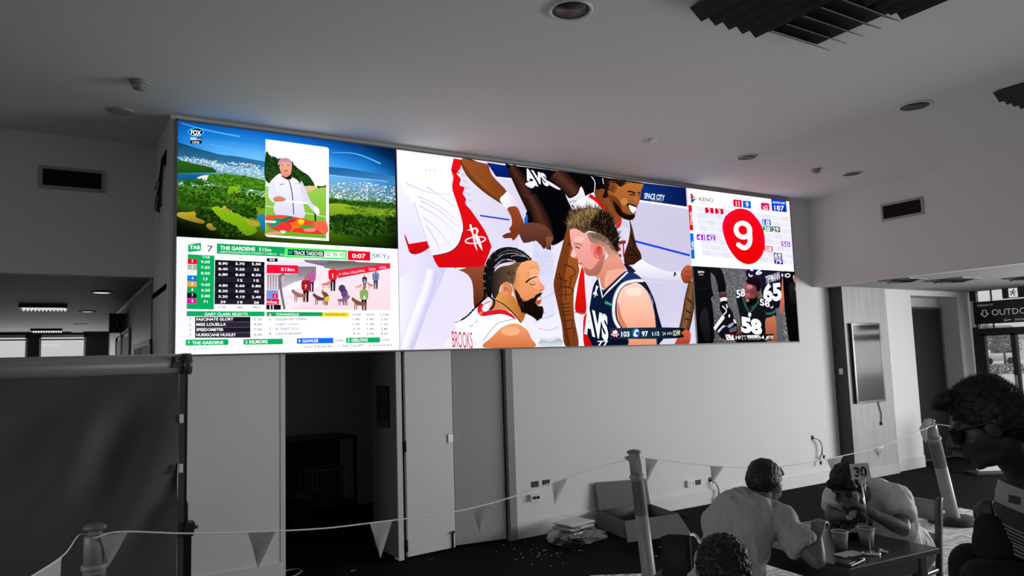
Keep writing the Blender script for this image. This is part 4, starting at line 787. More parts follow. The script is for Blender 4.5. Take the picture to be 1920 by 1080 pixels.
g.P('740,262 800,240 880,280 905,360 890,440 850,490 800,500 756,470 738,420 738,340', 'a86068', '5a2c26', 'x'); g.P('752,236 790,200 850,192 900,215 922,270 918,345 895,372 880,340 870,300 830,280 780,268', '1a1618', '0e0a0c')
g.E(896, 394, 18, 36, '8a4c34', '5c2c20'); g.P('748,455 770,436 800,442 850,440 880,420 885,470 850,520 800,545 765,530', '180c0c', '0c0606'); g.E(770, 466, 20, 22, 'd08870', 'a86050'); g.L('752,360 782,366', 8, '2a1212'); g.L('800,372 830,384', 8, '2a1212'); g.L('748,340 780,342', 6, '3a1a18'); g.L('800,348 845,368', 7, '3a1a18'); g.P('770,380 790,390 785,425 765,424 758,410', 'c07870', '9a5450'); g.P('760,290 810,280 830,310 780,330', 'c88890')
g.T(640, 435, 742, 410, 90, '58', 'f2f0fa', .03); g.T(918, 520, 1036, 545, 80, '58', 'f2f0fa', .03); g.L('1040,545 1060,556 1075,530', 10, 'f2f0fa'); g.limb('985,622,30 1050,620,34 1108,590,34', ['1c1a2a', '2c8070', '1a5a50', '2c8070', '16141e'])
g.T(696, 830, 945, 868, 172, '58', 'fbf9ff', .06)
g.P('505,872 1082,866 1070,910 1055,940 520,944', '16161e', '0a0a10', sm=False); g.P('505,872 560,872 575,940 525,940', 'f4f4fa', sm=False); g.P('560,872 606,870 606,938 575,940', 'd83040', sm=False); g.L('520,880 560,935', 8, '14141a'); g.P('575,890 604,885 600,910 622,930 580,936', 'f8e8ea'); g.T(630, 926, 690, 924, 40, '10', 'ffffff', .03); g.L('700,876 712,940', 5, 'f4f4fa'); g.T(712, 900, 748, 899, 20, '2ND', 'e8e8f0', .01); g.T(735, 928, 756, 927, 15, '8:', 'e8e8f0'); g.P('758,880 900,876 890,912 770,914', 'e2e2ea', sm=False); g.T(792, 896, 858, 895, 12, '4TH & 17', '2a2a34', 0); g.T(780, 934, 880, 932, 15, 'DOWN 07', 'd8d8e2', 0); g.L('905,874 890,940', 5, 'f4f4fa'); g.T(912, 926, 968, 924, 40, '14', 'ffffff', .03); g.T(982, 926, 1068, 922, 38, 'JETS', 'f4fbf6', .03, .3)
g.T(180, 138, 253, 139, 24, 'ESPN', 'e8e8f0', .03); g.T(192, 166, 242, 167, 16, 'LIVE', 'e8e8f0', .01)
g.build('football_broadcast_picture', vw)
# ================================================================== FITTINGS ON CEILING AND WALLS
def downlight(x, y, r, label, z=ZC, lit=False):
    t = thing('ceiling_light', (x, y, z), label, 'ceiling light', 'round downlights')
    b = MB(); b.lathe([(r*.84, -.001), (r, -.001), (r*1.0, -.010), (r*.94, -.014), (r*.84, -.006)], (x, y, z), n=32, cap=False); b.build('trim_ring', whitep, t, True)
    b = MB(); b.lathe([(r*.84, -.004), (r*.84, -.0035), (r*.3, -.002), (.001, -.002)], (x, y, z), n=32); b.build('lamp_disc' if lit else 'reflector', lampon if lit else mat('dim_reflector', .05, .35), t, True)
    return t
downlight(2.604, 3.399, .135, 'round downlight at the top of the picture, left of the big baffled grille')
downlight(6.327, 3.410, .135, 'round unlit downlight between the two dark baffled ceiling grilles')
downlight(6.288, 5.210, .115, 'round unlit downlight left of the small smoke detector above the number draw')
downlight(8.074, 5.158, .115, 'round unlit downlight closest to the right bulkhead and its grille')
for i, (x, y, l) in enumerate(((.42, 8.93, 'lit downlight in the dark low ceiling, closest to the bulkhead edge'), (.38, 11.7, 'lit downlight in the low ceiling, second one back from the bulkhead'), (.38, 14.7, 'bright lit downlight in the low ceiling, third one back'), (.40, 17.2, 'lit downlight in the low ceiling right over the far window'))): downlight(x, y, .11, l, 2.645, True)
b = MB(); b.lathe([(.09, 0), (.088, -.008), (.07, -.011), (.001, -.012)], (.418, 6.50, ZC), n=28); o = b.build('ceiling_speaker', mat('dim_white_plastic', .4, .5)); tag(place(o, (.418, 6.5, ZC)), 'flat round ceiling speaker by the screen wall corner, beneath the smoke detector in view', 'speaker')
b = MB(); b.lathe([(.072, 0), (.070, -.006), (.012, -.010), (.010, -.022), (.001, -.022)], (4.903, 5.218, ZC), n=28); o = b.build('sprinkler_rose', whitep); tag(place(o, (4.903, 5.218, ZC)), 'small flat white sprinkler cover on the ceiling above the basketball picture', 'sprinkler')
def smoke(x, y, k, label):
    t = thing('smoke_detector', (x, y, ZC), label, 'smoke detector', 'smoke detectors')
    b = MB(); b.lathe([(.062*k, 0), (.062*k, -.018*k), (.055*k, -.024*k), (.001, -.024*k)], (x, y, ZC), n=28); b.build('base', mat('aged_white_plastic', .3, .5), t)
    b = MB(); b.lathe([(.048*k, -.024*k), (.050*k, -.036*k), (.040*k, -.046*k), (.034*k, -.056*k), (.001, -.058*k)], (x, y, ZC), n=28)
    for i in range(8): a = i*PI/4; b.box((x+.044*k*math.cos(a), y+.044*k*math.sin(a), ZC-.042*k), (.012*k, .005, .012*k), Matrix.Rotation(a, 3, 'Z'))
    b.build('sensor_head', mat('aged_white_plastic', .3, .5), t)
smoke(.483, 5.772, 1.05, 'round smoke detector on the dim ceiling above the left grille'); smoke(7.473, 5.22, .85, 'small smoke detector between two downlights near the right bulkhead')
def baffle(x0, y1, label):
    t = thing('ceiling_grille', (x0+.61, y1-.61, ZC), label, 'ceiling grille', 'four way baffled air grilles')
    b = MB(); b.bx(x0+.03, y1-1.19, ZC-.012, x0+1.19, y1-.03, ZC-.002); b.build('back_plate', void, t)
    n = 5; st = .61/n
    for qx in (0, 1):
        for qy in (0, 1):
            b = MB(); ax, ay = x0+qx*.61, y1-.61-qy*.61
            for i in range(n):
                c = (i+.5)*st
                if (qx+qy) % 2 == 0:   # blades along y
                    b.box((ax+c, ay+.305, ZC-.045), (.115, .605, .006), Matrix.Rotation(.62, 3, 'Y'))
                else: b.box((ax+.305, ay+c, ZC-.045), (.605, .115, .006), Matrix.Rotation(.62, 3, 'X'))
            b.build('blade_bank', mat('dark_baffle', .03, .55), t)
    return t
baffle(3.20, 3.02, 'large dark ceiling grille of crossed angled blades, cut by the top of the picture'); baffle(6.57, 2.90, 'dark baffled ceiling grille whose corner shows at the upper right edge')
def wallgrille(c, ex, nrm, wd, ht, label, mesh=False):
    """grille on a wall: centre, direction along it, outward normal"""
    ex, nrm, c = Vector(ex), Vector(nrm), Vector(c); t = thing('wall_vent', c, label, 'air vent'); r = Matrix((ex, nrm, Vector((0, 0, 1)))).transposed()
    f = .028; b = MB()
    for s in (-1, 1): b.box(c+ex*s*(wd/2-f/2)+nrm*.008, (f, .02, ht), r, .002); b.box(c+Vector((0, 0, s*(ht/2-f/2)))+nrm*.008, (wd-2*f, .02, f), r, .002)
    b.build('frame', mat('vent_frame_paint', .34, .5), t)
    b = MB(); b.box(c+nrm*.002, (wd-.04, .003, ht-.04), r); b.build('dark_backing', void, t)
    b = MB(); k = 6
    for i in range(k): b.box(c+Vector((0, 0, (i-(k-1)/2)*(ht-.06)/k))+nrm*.010, (wd-.05, .014, .003), r @ Matrix.Rotation(.6, 3, 'X'))
    if mesh:
        for i in range(14): b.box(c+ex*((i-6.5)*(wd-.06)/14)+nrm*.012, (.003, .01, ht-.05), r)
    b.build('louvre_bank', mat('dark_louvre', .02, .5), t)
wallgrille((.105, 7.41, 3.49), (1, 0, 0), (0, -1, 0), .50, .20, 'framed dark louvre vent in the left bulkhead wall')
wallgrille((8.95, 5.09, 3.497), (0, -1, 0), (-1, 0, 0), .54, .22, 'framed dark mesh vent in the right bulkhead wall', True)
def lowvent(x, y, s, label):
    t = thing('low_ceiling_vent', (x, y, ZL), label, 'air vent', 'square vents of the right low ceiling')
    b = MB(); b.bx(x-s, y-s, ZL-.014, x+s, y+s, ZL, .003); b.build('frame', mat('vent_frame_grey', .2, .5), t)
    b = MB()
    for k in (.9, .62, .34): b.lathe([(s*k*1.2, -.014), (s*k*1.05, -.03), (s*k*1.02, -.03), (s*k*1.1, -.013)], (x, y, ZL), n=4, cap=False)
    b.build('cone_fins', mat('dark_louvre', .02, .5), t)
lowvent(9.28, 5.35, .21, 'square vent in the right low ceiling just in front of the timber panel'); lowvent(10.07, 5.13, .25, 'square vent in the right low ceiling in front of the dark door'); lowvent(10.95, 4.62, .22, 'square vent cut by the right edge above the exit sign')
# left low ceiling: two louvred fluorescent fittings
for y, l in ((10.75, 'louvred fluorescent fitting in the low left ceiling, nearer the bulkhead'), (16.3, 'louvred fluorescent fitting in the low left ceiling, nearer the windows')):
    t = thing('fluorescent_light', (-.12, y, 2.645), l, 'ceiling light', 'louvred fluorescent fittings')
    b = MB(); b.bx(-.37, y-.14, 2.60, -.35, y+.14, 2.645); b.bx(.11, y-.14, 2.60, .13, y+.14, 2.645); b.bx(-.37, y-.15, 2.605, .13, y-.14, 2.645); b.build('frame', blackp, t)
    b = MB(); b.bx(-.35, y-.13, 2.630, .11, y+.13, 2.640); b.build('lamp', lampon, t)
    b = MB()
    for i in range(12): x = -.345+i*.04; b.prism([(x, y-.135, 2.605), (x+.036, y-.135, 2.605), (x+.018, y-.135, 2.575)], (0, .27, 0))
    b.build('louvre', mat('lit_louvre', .6, .4, emit=.55), t)
# projecting first aid sign, doors and posters along the left return
t = thing('projecting_sign', (.77, 10.56, 2.41), 'small dark sign lettered AED over a heart, jutting from the left side wall', 'sign')
b = MB(); b.bx(.585, 10.54, 2.29, .757, 10.58, 2.535); b.build('panel', mat('aed_panel', .09, .5), t)
b = MB(); letter(b, 'AED', (.603, 10.538, 2.462), (.13, 0, 0), (0, 0, .052), .02)
hp = [(.672+.0036*16*math.sin(a)**3*1.05, 10.538, 2.375+.0042*(13*math.cos(a)-5*math.cos(2*a)-2*math.cos(3*a)-math.cos(4*a))) for a in [2*PI*i/28 for i in range(28)]]
b.face(hp); b.build('lettering', blackp, t)
b = MB(); b.face([(.678, 10.536, 2.41), (.655, 10.536, 2.365), (.672, 10.536, 2.365), (.664, 10.536, 2.33), (.692, 10.536, 2.38), (.676, 10.536, 2.38)]); b.build('lightning_mark', mat('sign_mark', .2, .5), t)
for y0, y1, i in ((10.9, 11.75, 4), (9.66, 10.72, 5)):
    dr = bpy.data.objects.new('door_%d' % i, None); C.objects.link(dr); dr.location = (.758, y0, 0); WM[dr] = Matrix.Translation(dr.location); dr['kind'] = 'structure'
    b = MB(); b.bx(.745, y0, 0, .758, y1, 2.22); b.build('door_leaf', darkdoor, dr)
    b = MB(); b.bx(.735, y0-.03, 0, .758, y0, 2.31); b.bx(.735, y1, 0, .758, y1+.03, 2.31); b.bx(.735, y0-.03, 2.27, .758, y1+.03, 2.31); b.build('door_frame', woodpan, dr)
t = thing('lettered_board', (.76, 8.3, 1.6), 'black board with two big white T letters on the left side wall', 'sign')
b = MB(); b.bx(.745, 7.50, 1.2, .757, 9.14, 2.085); b.build('board', blackp, t)
for y in (8.98, 8.12):
    b = MB(); b.bx(.738, y-.68, 1.88, .746, y, 2.03); b.bx(.738, y-.47, 1.25, .746, y-.22, 1.9); b.build('letter', paper, t)
# cable tails on the left return
t = thing('cable_bundle', (.765, 6.93, 3.5), 'loose black cable bundle hanging from the wall left of the screen', 'cable')
b = MB(); b.bx(.760, 6.66, 3.52, .768, 6.76, 3.64); b.build('cut_out', void, t)
for k, (dy, pts) in enumerate(((0, [(6.71, 3.60), (6.80, 3.52), (6.86, 3.40), (6.92, 3.28), (6.90, 3.20)]), (.02, [(6.70, 3.58), (6.84, 3.50), (6.92, 3.38), (6.98, 3.24), (6.93, 3.16)]), (.0, [(6.72, 3.58), (6.86, 3.46), (7.05, 3.44), (7.16, 3.40)]), (0, [(6.88, 3.36), (7.04, 3.30), (7.10, 3.22), (6.98, 3.18), (6.94, 3.26)]))):
    b = MB(); b.tube([(.752-.006*k, y, z) for y, z in [q[:2] for q in spline([(p[0], p[1]) for p in pts], False)]], .009 if k < 2 else .005); b.build('cable', blackp, t)
b = MB(); b.cyl((.748, 7.02, 3.17), (.748, 7.03, 3.05), .010, .008); b.build('plug', whitep, t)

# bi-fold doors of the opening, and the leaf folded back into the store
def leaf(name, p, q, th, z1, m_, extra=None):
    p, q = Vector(p), Vector(q); d = (q-p).normalized(); nrm = Vector((d.y, -d.x, 0))
    r = bpy.data.objects.new(name, None); C.objects.link(r); r.location = p; WM[r] = Matrix.Translation(p); r['kind'] = 'structure'
    b = MB(); b.box((p+q)/2+Vector((0, 0, z1/2+.01))-nrm*th/2, ((q-p).length, th, z1-.02), Matrix((d, -nrm, Vector((0, 0, 1)))).transposed(), .003); b.build('door_leaf', m_, r)
    return r, d, nrm
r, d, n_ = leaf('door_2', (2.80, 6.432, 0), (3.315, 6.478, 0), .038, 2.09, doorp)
b = MB(); c = Vector((3.315, 6.478, 0))-d*.035; rot = Matrix((d, -n_, Vector((0, 0, 1)))).transposed()
b.box(c+Vector((0, 0, 1.05))+n_*.006, (.06, .012, .085), rot, .003); b.build('door_handle', alu, r)
b = MB(); b.box(c+Vector((0, 0, .09))+n_*.008, (.014, .016, .17), rot, .003); b.cyl(c+Vector((0, 0, .17))+n_*.02, c+Vector((0, 0, .17))+n_*.03, .012); b.build('floor_bolt', blackm, r)
b = MB()
for z in (.12, 1.02, 1.95): b.cyl((2.792, 6.430, z-.05), (2.792, 6.430, z+.05), .010)
b.build('hinge', blackm, r)
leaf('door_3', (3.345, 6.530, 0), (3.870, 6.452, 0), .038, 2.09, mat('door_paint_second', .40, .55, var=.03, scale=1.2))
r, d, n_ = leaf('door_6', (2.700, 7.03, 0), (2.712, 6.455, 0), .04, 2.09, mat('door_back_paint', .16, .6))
t = thing('door_sign', (2.70, 6.73, 1.38), 'tall dark sign with diagonal stripes on the door leaf folded into the opening', 'sign')
b = MB(); b.bx(2.694, 6.585, 1.185, 2.699, 6.885, 1.575); b.build('panel', mat('sign_black', .006, .6), t)
b = MB(); sg = mat('sign_dim_ink', .09, .6)
for i, q in enumerate(('WHEN', 'NOISE IS', 'IN USE THE', 'THE', 'DOOR', 'OPEN')):
    wd = min(.25, .042*len(q)); letter(b, q, (2.692, 6.735+wd/2, 1.525-i*.047), (0, -wd, 0), (0, 0, .034), .01)
for i in range(4): b.face([(2.692, 6.875, 1.225-i*.02), (2.692, 6.590, 1.272-i*.02), (2.692, 6.590, 1.264-i*.02), (2.692, 6.875, 1.217-i*.02)])
b.build('lettering', sg, t)
# store room contents, barely lit
t = thing('storage_rack', (2.35, 8.7, 0), 'dark storage rack with solid top in the unlit store room', 'rack')
for x in (1.95, 3.05):
    for y in (8.5, 9.1): b = MB(); b.bx(x-.015, y-.015, 0, x+.015, y+.015, .95); b.build('leg', blackm, t)
for z in (.16, .93): b = MB(); b.bx(1.93, 8.48, z, 3.07, 9.12, z+.025); b.build('shelf', blackm, t)
b = MB(); b.bx(1.93, 9.10, .16, 3.07, 9.12, .93); b.build('back_panel', mat('rack_panel', .04, .6), t)
t = thing('slatted_crate', (2.7, 8.6, .185), 'grey slatted plastic crate on the rack in the unlit store room', 'crate')
b = MB(); cz = .186
for y in (8.50, 8.86):
    b = MB()
    for i in range(9): x = 2.50+i*.05; b.bx(x-.008, y, cz, x+.008, y+.015, cz+.42)
    b.build('slats', mat('crate_plastic', .10, .5), t)
b = MB()
for z in (.0, .2, .4):
    b.bx(2.48, 8.497, cz+z, 2.92, 8.517, cz+z+.02); b.bx(2.48, 8.857, cz+z, 2.92, 8.877, cz+z+.02); b.bx(2.48, 8.497, cz+z, 2.50, 8.877, cz+z+.02); b.bx(2.90, 8.497, cz+z, 2.92, 8.877, cz+z+.02)
b.bx(2.48, 8.497, cz, 2.92, 8.877, cz+.01); b.build('rim_frame', MATS['crate_plastic'], t)
b = MB(); b.lathe([(.001, 0), (.115, 0), (.14, .42), (.15, .42), (.15, .44), (.13, .44), (.11, .02), (.001, .02)], (2.30, 8.02, 0), n=24); o = b.build('waste_bin', mat('bin_plastic', .06, .5)); tag(place(o, (2.30, 8.02, 0)), 'round waste bin on the floor of the unlit store room', 'bin')
b = MB(); pts = [onZ(x, y, .012) for x, y in ((505, 1082), (520, 1077), (540, 1069), (558, 1066), (566, 1070), (560, 1076), (545, 1082))]; b.tube([q[:3] for q in spline([tuple(p) for p in pts], False)] if False else pts, .006); o = b.build('floor_cable', greyp); tag(place(o, (pts[2].x, pts[2].y, 0)), 'thin pale cable looped on the dark floor of the open doorway', 'cable')

# sockets and cable tails on the main wall
def plate(x, z, wd, ht, th, m_, name, label, cat, y=YW):
    b = MB(); b.bx(x-wd/2, y-th, z-ht/2, x+wd/2, y, z+ht/2, .003); o = b.build(name, m_); return tag(place(o, (x, y, z)), label, cat)
plate(4.219, .512, .085, .058, .008, blackp, 'wall_plate', 'black wall plate above the socket, left one of the pair', 'wall plate'); plate(4.358, .512, .085, .058, .008, blackp, 'wall_plate', 'black wall plate above the socket, right one of the pair', 'wall plate')
t = thing('power_socket', (4.20, YW, .385), 'white double power socket with two black plugs left of the pennant', 'socket')
b = MB(); b.bx(4.145, YW-.038, .352, 4.265, YW, .418, .004); b.build('box', whitep, t)
for x in (4.185, 4.228): b = MB(); b.lathe([(.015, 0), (.015, .014), (.011, .02), (.001, .02)], (x, YW-.036, .386), (0, -1, 0), 16); b.build('plug', blackp, t)
b = MB(); b.prism([(4.262, YW-.04, .40), (4.27, YW-.04, .40), (4.30, YW-.05, .335), (4.295, YW-.05, .33)], (0, .004, 0)); b.build('adapter_tail', whitep, t)
t = thing('power_socket', (6.393, YW, .276), 'white double power socket on the wall right of the cardboard box', 'socket')
b = MB(); b.bx(6.335, YW-.030, .238, 6.455, YW, .314, .004); b.build('box', whitep, t)
for x in (6.37, 6.42):
    b = MB()
    for dx, dz, ro in ((-.008, .010, .5), (.008, .010, -.5), (0, -.014, 0)): b.box((x+dx, YW-.031, .276+dz), (.003, .004, .010), Matrix.Rotation(ro, 3, 'Y'))
    b.build('pin_slots', blackp, t)
plate(6.530, .272, .085, .056, .008, blackp, 'wall_plate', 'black wall plate between the right socket and the cable tail', 'wall plate')
def tail(c, pts, r, label, plugs, y=YW, name='cable_tail'):
    x, z = c; t = thing(name, (x, y, z), label, 'cable', 'loose cable tails')
    b = MB(); b.lathe([(.028, 0), (.028, .006), (.018, .008), (.001, .008)], (x, y, z), (0, -1, 0), 20); b.build('wall_plate', blackp, t)
    for i, q in enumerate(pts):
        b = MB(); b.tube([(p[0], y-.02-(.03 if k > 1 else 0)-.01*i, p[1]) for k, p in enumerate(spline(q, False))], r); b.build('cable', blackp if i == 0 else greyp, t)
    for px_, pz in plugs: b = MB(); b.box((px_, y-.06, pz), (.024, .022, .045), Matrix.Rotation(.3, 3, 'Y'), .004); b.build('plug', blackp, t)
tail((6.735, .282), [[(6.735, .275), (6.80, .20), (6.82, .12), (6.78, .03)], [(6.735, .275), (6.77, .22), (6.80, .14), (6.76, .02)]], .006, 'black cable tail hanging low on the wall behind the seated man', [(6.78, .05)])
tail((8.706, .619), [[(8.706, .61), (8.79, .57), (8.83, .49), (8.81, .40), (8.77, .34), (8.765, .28)], [(8.706, .61), (8.77, .57), (8.82, .48), (8.81, .40), (8.84, .36)]], .006, 'black cable tail dangling from a hole left of the timber panel', [(8.765, .28), (8.84, .355)])

# portrait display on the timber panel
t = thing('portrait_display', (9.72, PY, 1.04), 'switched-off glossy portrait display hung on the timber panel', 'display')
b = MB(); b.bx(9.385, PY-.045, 1.035, 10.055, PY-.001, 2.14, .004); b.build('housing', blackp, t)
b = MB(); fw = .028
for x0, x1, z0, z1 in ((9.385, 9.385+fw, 1.035, 2.14), (10.055-fw, 10.055, 1.035, 2.14), (9.385+fw, 10.055-fw, 1.035, 1.035+fw), (9.385+fw, 10.055-fw, 2.14-fw, 2.14)): b.bx(x0, PY-.05, z0, x1, PY-.044, z1)
b.build('bezel', chrome, t)
b = MB(); b.bx(9.385+fw, PY-.047, 1.035+fw, 10.055-fw, PY-.0455, 2.14-fw); b.build('screen_glass', mat('glossy_dark_glass', .60, .09, metal=1.0, var=0), t)
b = MB(); q = [(9.925, 1.03), (9.945, .95), (9.975, .85), (9.96, .76), (9.955, .735)]; b.tube([(p[0], PY-.012, p[1]) for p in spline(q, False)], .007); b.ell((9.955, PY-.015, .725), (.016, .014, .026)); b.build('power_cord', blackp, t)
b = MB(); b.bx(9.285, PY+.07, 1.44, 9.293, PY+.13, 1.52, .002); o = b.build('light_switch', whitep); tag(place(o, (9.29, PY+.1, 1.48)), 'small pale switch on the dark edge of the timber panel', 'switch')

# signs by the glass doors
t = thing('hanging_sign', (XR-.06, 5.5, 2.29), 'black illuminated-style sign with outlined arrow and the word OUTDOOR over the glass doors', 'sign')
b = MB(); b.bx(XR-.10, 4.15, 2.115, XR-.04, 6.165, 2.475, .004); b.build('panel', mat('sign_gloss_black', .008, .3), t)
b = MB(); b.bx(XR-.09, 6.166, 2.07, XR-.05, 6.215, 2.49); b.build('end_bracket', whitep, t)
xs = XR-.103; b = MB()
sgn = lambda x, y: onX(x, y, xs)
def line(q, p0, p1, h, wd=0): a_, c_ = sgn(*p0), sgn(*p1); letter(b, q, a_, (0, c_.y-a_.y, 0), (0, 0, h), wd)
wink = mat('sign_white_ink', .85, .5, emit=.15)
line('THROUGH TO', (1832, 575), (1861.5, 573), .030); b.build('lettering', wink, t); b = MB(); a_, c_ = sgn(1860, 591.5), sgn(1925, 590); letter(b, 'OUTDOOR', a_, (0, (c_.y-a_.y)*1.42, 0), (0, 0, .098), -.002); b.build('lettering', wink, t); b = MB(); line('SMOKING', (1903, 601), (1936, 600), .032)
b.build('lettering', mat('sign_white_ink', .85, .5, emit=.15), t); b = MB()
ac = sgn(1846, 587.5); ar = [(ac.y+u, ac.z+v) for u, v in ((.028, .048), (-.028, .048), (-.028, -.004), (-.058, -.004), (0, -.058), (.058, -.004), (.028, -.004))]
for p, q in zip(ar, ar[1:]+ar[:1]): b.tube([(xs, p[0], p[1]), (xs, q[0], q[1])], .006, 6)
b.build('arrow_mark', MATS['sign_white_ink'], t); b = MB()
ac = sgn(1889, 600); b.tube([(xs, ac.y+.05, ac.z-.008), (xs, ac.y-.05, ac.z+.006)], .006, 6); b.tube([(xs, ac.y+.05, ac.z+.008), (xs, ac.y+.03, ac.z+.026), (xs, ac.y+.015, ac.z+.018)], .003, 6)
b.build('smoking_mark', MATS['sign_white_ink'], t)
t = thing('exit_sign', (XR-.05, 5.45, 2.58), 'green-style exit sign with running figure above the OUTDOOR sign', 'sign')
b = MB(); b.bx(XR-.09, 5.10, 2.495, XR-.04, 5.72, 2.655); b.build('housing', mat('exit_housing', .05, .5), t)
b = MB(); b.bx(XR-.094, 5.50, 2.505, XR-.089, 5.625, 2.645); b.build('lit_panel', mat('exit_lit', .8, .5, emit=.55), t)
b = MB(); e = lambda y, z: (XR-.096, 5.56-y, 2.575+z)
b.lathe([(.001, 0), (.012, 0), (.012, .002), (.001, .002)], e(.012, .045), (-1, 0, 0), 14)
for q in ([(0, .03), (-.01, 0)], [(-.01, 0), (.02, -.02), (.012, -.05)], [(-.01, 0), (-.025, -.03), (-.045, -.03)], [(0, .025), (.03, .005), (.04, .015)], [(0, .025), (-.03, .02), (-.038, 0)]): b.tube([e(*p) for p in q], .007, 6)
b.build('running_figure', blackp, t)

# ================================================================== THINGS ON THE FLOOR
# roller screen at the left
RY = 4.60
def rl(x, y, dy=0): return onY(x, y, RY+dy)
zt, zb, xe = rl(330, 663.5).z, rl(330, 701).z, rl(357, 680).x
t = thing('roller_screen', (-.5, RY, 0), 'tall dark roller screen with grey top case standing at the left edge', 'roller screen')
b = MB(); x0, x1 = -2.0, rl(342, 680).x; h = zt-zb
prof = [(-.02, 0), (-.055, .012), (-.07, .04), (-.072, .075), (-.06, h-.03), (-.035, h-.006), (0, h), (.05, h), (.06, h-.02), (.06, 0)]
b.loft([[(x, RY+p, zb+q) for p, q in prof] for x in (x0, x1)]); b.build('top_case', greyp if False else mat('case_grey', .17, .45, var=.03), t, True)
b = MB(); pe = [(p*1.12-.002, q*1.07-.006) for p, q in prof]; b.loft([[(x, RY+p, zb+q) for p, q in pe] for x in (x1-.002, xe)]); b.build('end_cap', mat('case_end', .05, .4), t, True)
b = MB(); lx0, lx1 = rl(319, 680).x, rl(343, 680).x-.006; b.box(((lx0+lx1)/2, RY-.072, zb+.066), (lx1-lx0, .004, .062)); b.build('label_plate', blackp, t)
b = MB(); cx = (lx0+lx1)/2; b.limb = None
rr = [(cx+.010*math.cos(a), RY-.0745, zb+.080+.010*math.sin(a)) for a in [PI*.25+1.5*PI*i/10 for i in range(11)]]; b.tube(rr, .004, 6)
for k in (0, 1, 2): b.bx(lx0+.006, RY-.075, zb+.060-k*.009, lx1-.006, RY-.0742, zb+.0625-k*.009)
b.build('label_print', mat('dim_print', .22, .5), t)
fx1 = rl(333, 800).x; b = MB(); nx, nz = 90, 60; rows = []
for j in range(nz+1):
    z = zb+.012-(zb+.012-.42)*j/nz; row = []
    for i in range(nx+1):
        x = x0+.03+(fx1-x0-.03)*i/nx; u, v = (fx1-x), (zb-z)
        amp = .020*math.exp(-((v-.45)/.5)**2)*math.exp(-((u-.35)/.6)**2)*2.2
        row.append((x, RY-.035+min(1, v/.3)*amp*math.sin((u*1.0-v*.62)*15+1.3*math.sin(u*4)+1.5*noise.noise((x*2.2,z*2.2,3)))+.006*noise.noise((x*4, z*4, 1)), z))
    rows.append(row)
b.loft(rows, False, False); b.loft([[(x, y+.003, z) for x, y, z in r_] for r_ in rows], False, False); b.build('fabric', mat('screen_fabric', .07, .75, var=.15, scale=5, bump=.15, bscale=400), t)
b = MB(); b.bx(x0+.03, RY-.055, .40, fx1, RY-.03, .43); b.build('bottom_bar', blackm, t)
b = MB(); xa = rl(343.5, 900).x; b.bx(xa, RY-.02, .03, xa+.016, RY+.012, zb+.01); b.build('side_post', blackm, t)
b = MB(); b.bx(fx1+.004, RY-.03, .5, xa, RY-.012, zb); b.build('side_channel', mat('channel_grey', .06, .5), t)
for y_ in (785, 878):
    b = MB(); c = rl(337, y_, -.05); b.box((fx1+.012, RY-.055, c.z), (.020, .02, .048), None, .002); b.build('hook_tab', whitep, t)
b = MB(); c = rl(353, 990); b.box((c.x, RY+.0, c.z), (.055, .09, .075), Matrix.Rotation(.15, 3, 'Y'), .006); b.cyl((c.x+.02, RY, c.z), (c.x+.05, RY, c.z), .010); b.tube([(c.x-.01, RY, c.z), (xa+.02, RY, c.z+.13), (xa+.01, RY, c.z+.16)], .008); b.build('tension_clamp', blackp, t)
b = MB(); b.bx(xa-.01, RY-.01, .03, xa+.045, RY+.04, c.z); b.bx(xa-.05, RY-.35, 0, xa+.07, RY+.35, .03, .005); b.build('foot_stand', blackm, t); b = MB(); b.bx(x0-.03, RY-.35, 0, x0+.09, RY+.35, .03, .005); b.bx(x0, RY-.02, .03, x0+.03, RY+.02, zb+.01); b.build('foot_stand', blackm, t)

# barrier bollards
def bollard(base, top, label, k=1.0, g=1.0):
    base, top = Vector(base), Vector(top); ax = (top-base).normalized(); H_ = (top-base).length
    t = thing('barrier_bollard', base, label, 'bollard', 'barrier bollards'); pm = mat('bollard_plastic', .26, .4, var=.04)
    b = MB(); b.lathe([(.001, 0), (.245*k, 0), (.245*k, .035), (.215*k, .06), (.08, .065), (.001, .065)], base, (0, 0, 1), 8); b.build('rubber_base', mat('black_rubber', .015, .55), t)
    b = MB(); b.lathe([(.066*g, .06), (.062*g, .08), (.056*g, H_*.80)], base, ax, 28); b.build('post', pm, t)
    b = MB(); b.lathe([(.0595*g, H_*.55), (.0585*g, H_*.785)], base, ax, 28, False); b.build('reflective_band', mat('dull_band', .11, .35), t)
    b = MB(); b.lathe([(.056*g, H_*.80), (.066*g, H_*.803), (.066*g, H_*.822), (.054*g, H_*.826)], base, ax, 28); b.build('collar', pm, t)
    b = MB(); b.lathe([(.053*g, H_*.824), (.053*g, H_*.94), (.045*g, H_*.95), (.030, H_*.953), (.028, H_*.968)], base, ax, 24); b.build('neck', pm, t)
    b = MB(); a, c = frame(ax); n = 24; e = Vector((RT.x, RT.y, 0)).normalized()
    r = Matrix((e, ax.cross(e), ax)).transposed(); b.ell(base+ax*(H_*.982), (.055, .038, .022), r); b.build('top_knob', mat('knob_plastic', .15, .4), t)
    return t, ax, base+ax*(H_*.945)
B1 = at(178, 981, 3.52); b1b = Vector((B1.x+.01, B1.y, 0)); _, _, n1 = bollard(b1b, B1, 'bollard standing in front of the dark roller screen', 1.0, .88)
B2 = at(1188, 843, 5.6); q = onZ(1222, 1093, 0); b2b = Vector((B2.x+.080, B2.y-.03, 0)); _, _, n2 = bollard(b2b, B2, 'bollard standing in front of the open cardboard box', 1.0, .86)
b3b = onZ(1790, 981, 0); B3 = at(1742, 785, 7.33); _, _, n3 = bollard(b3b, B3, 'tilted bollard on a black base behind the wooden chair back')
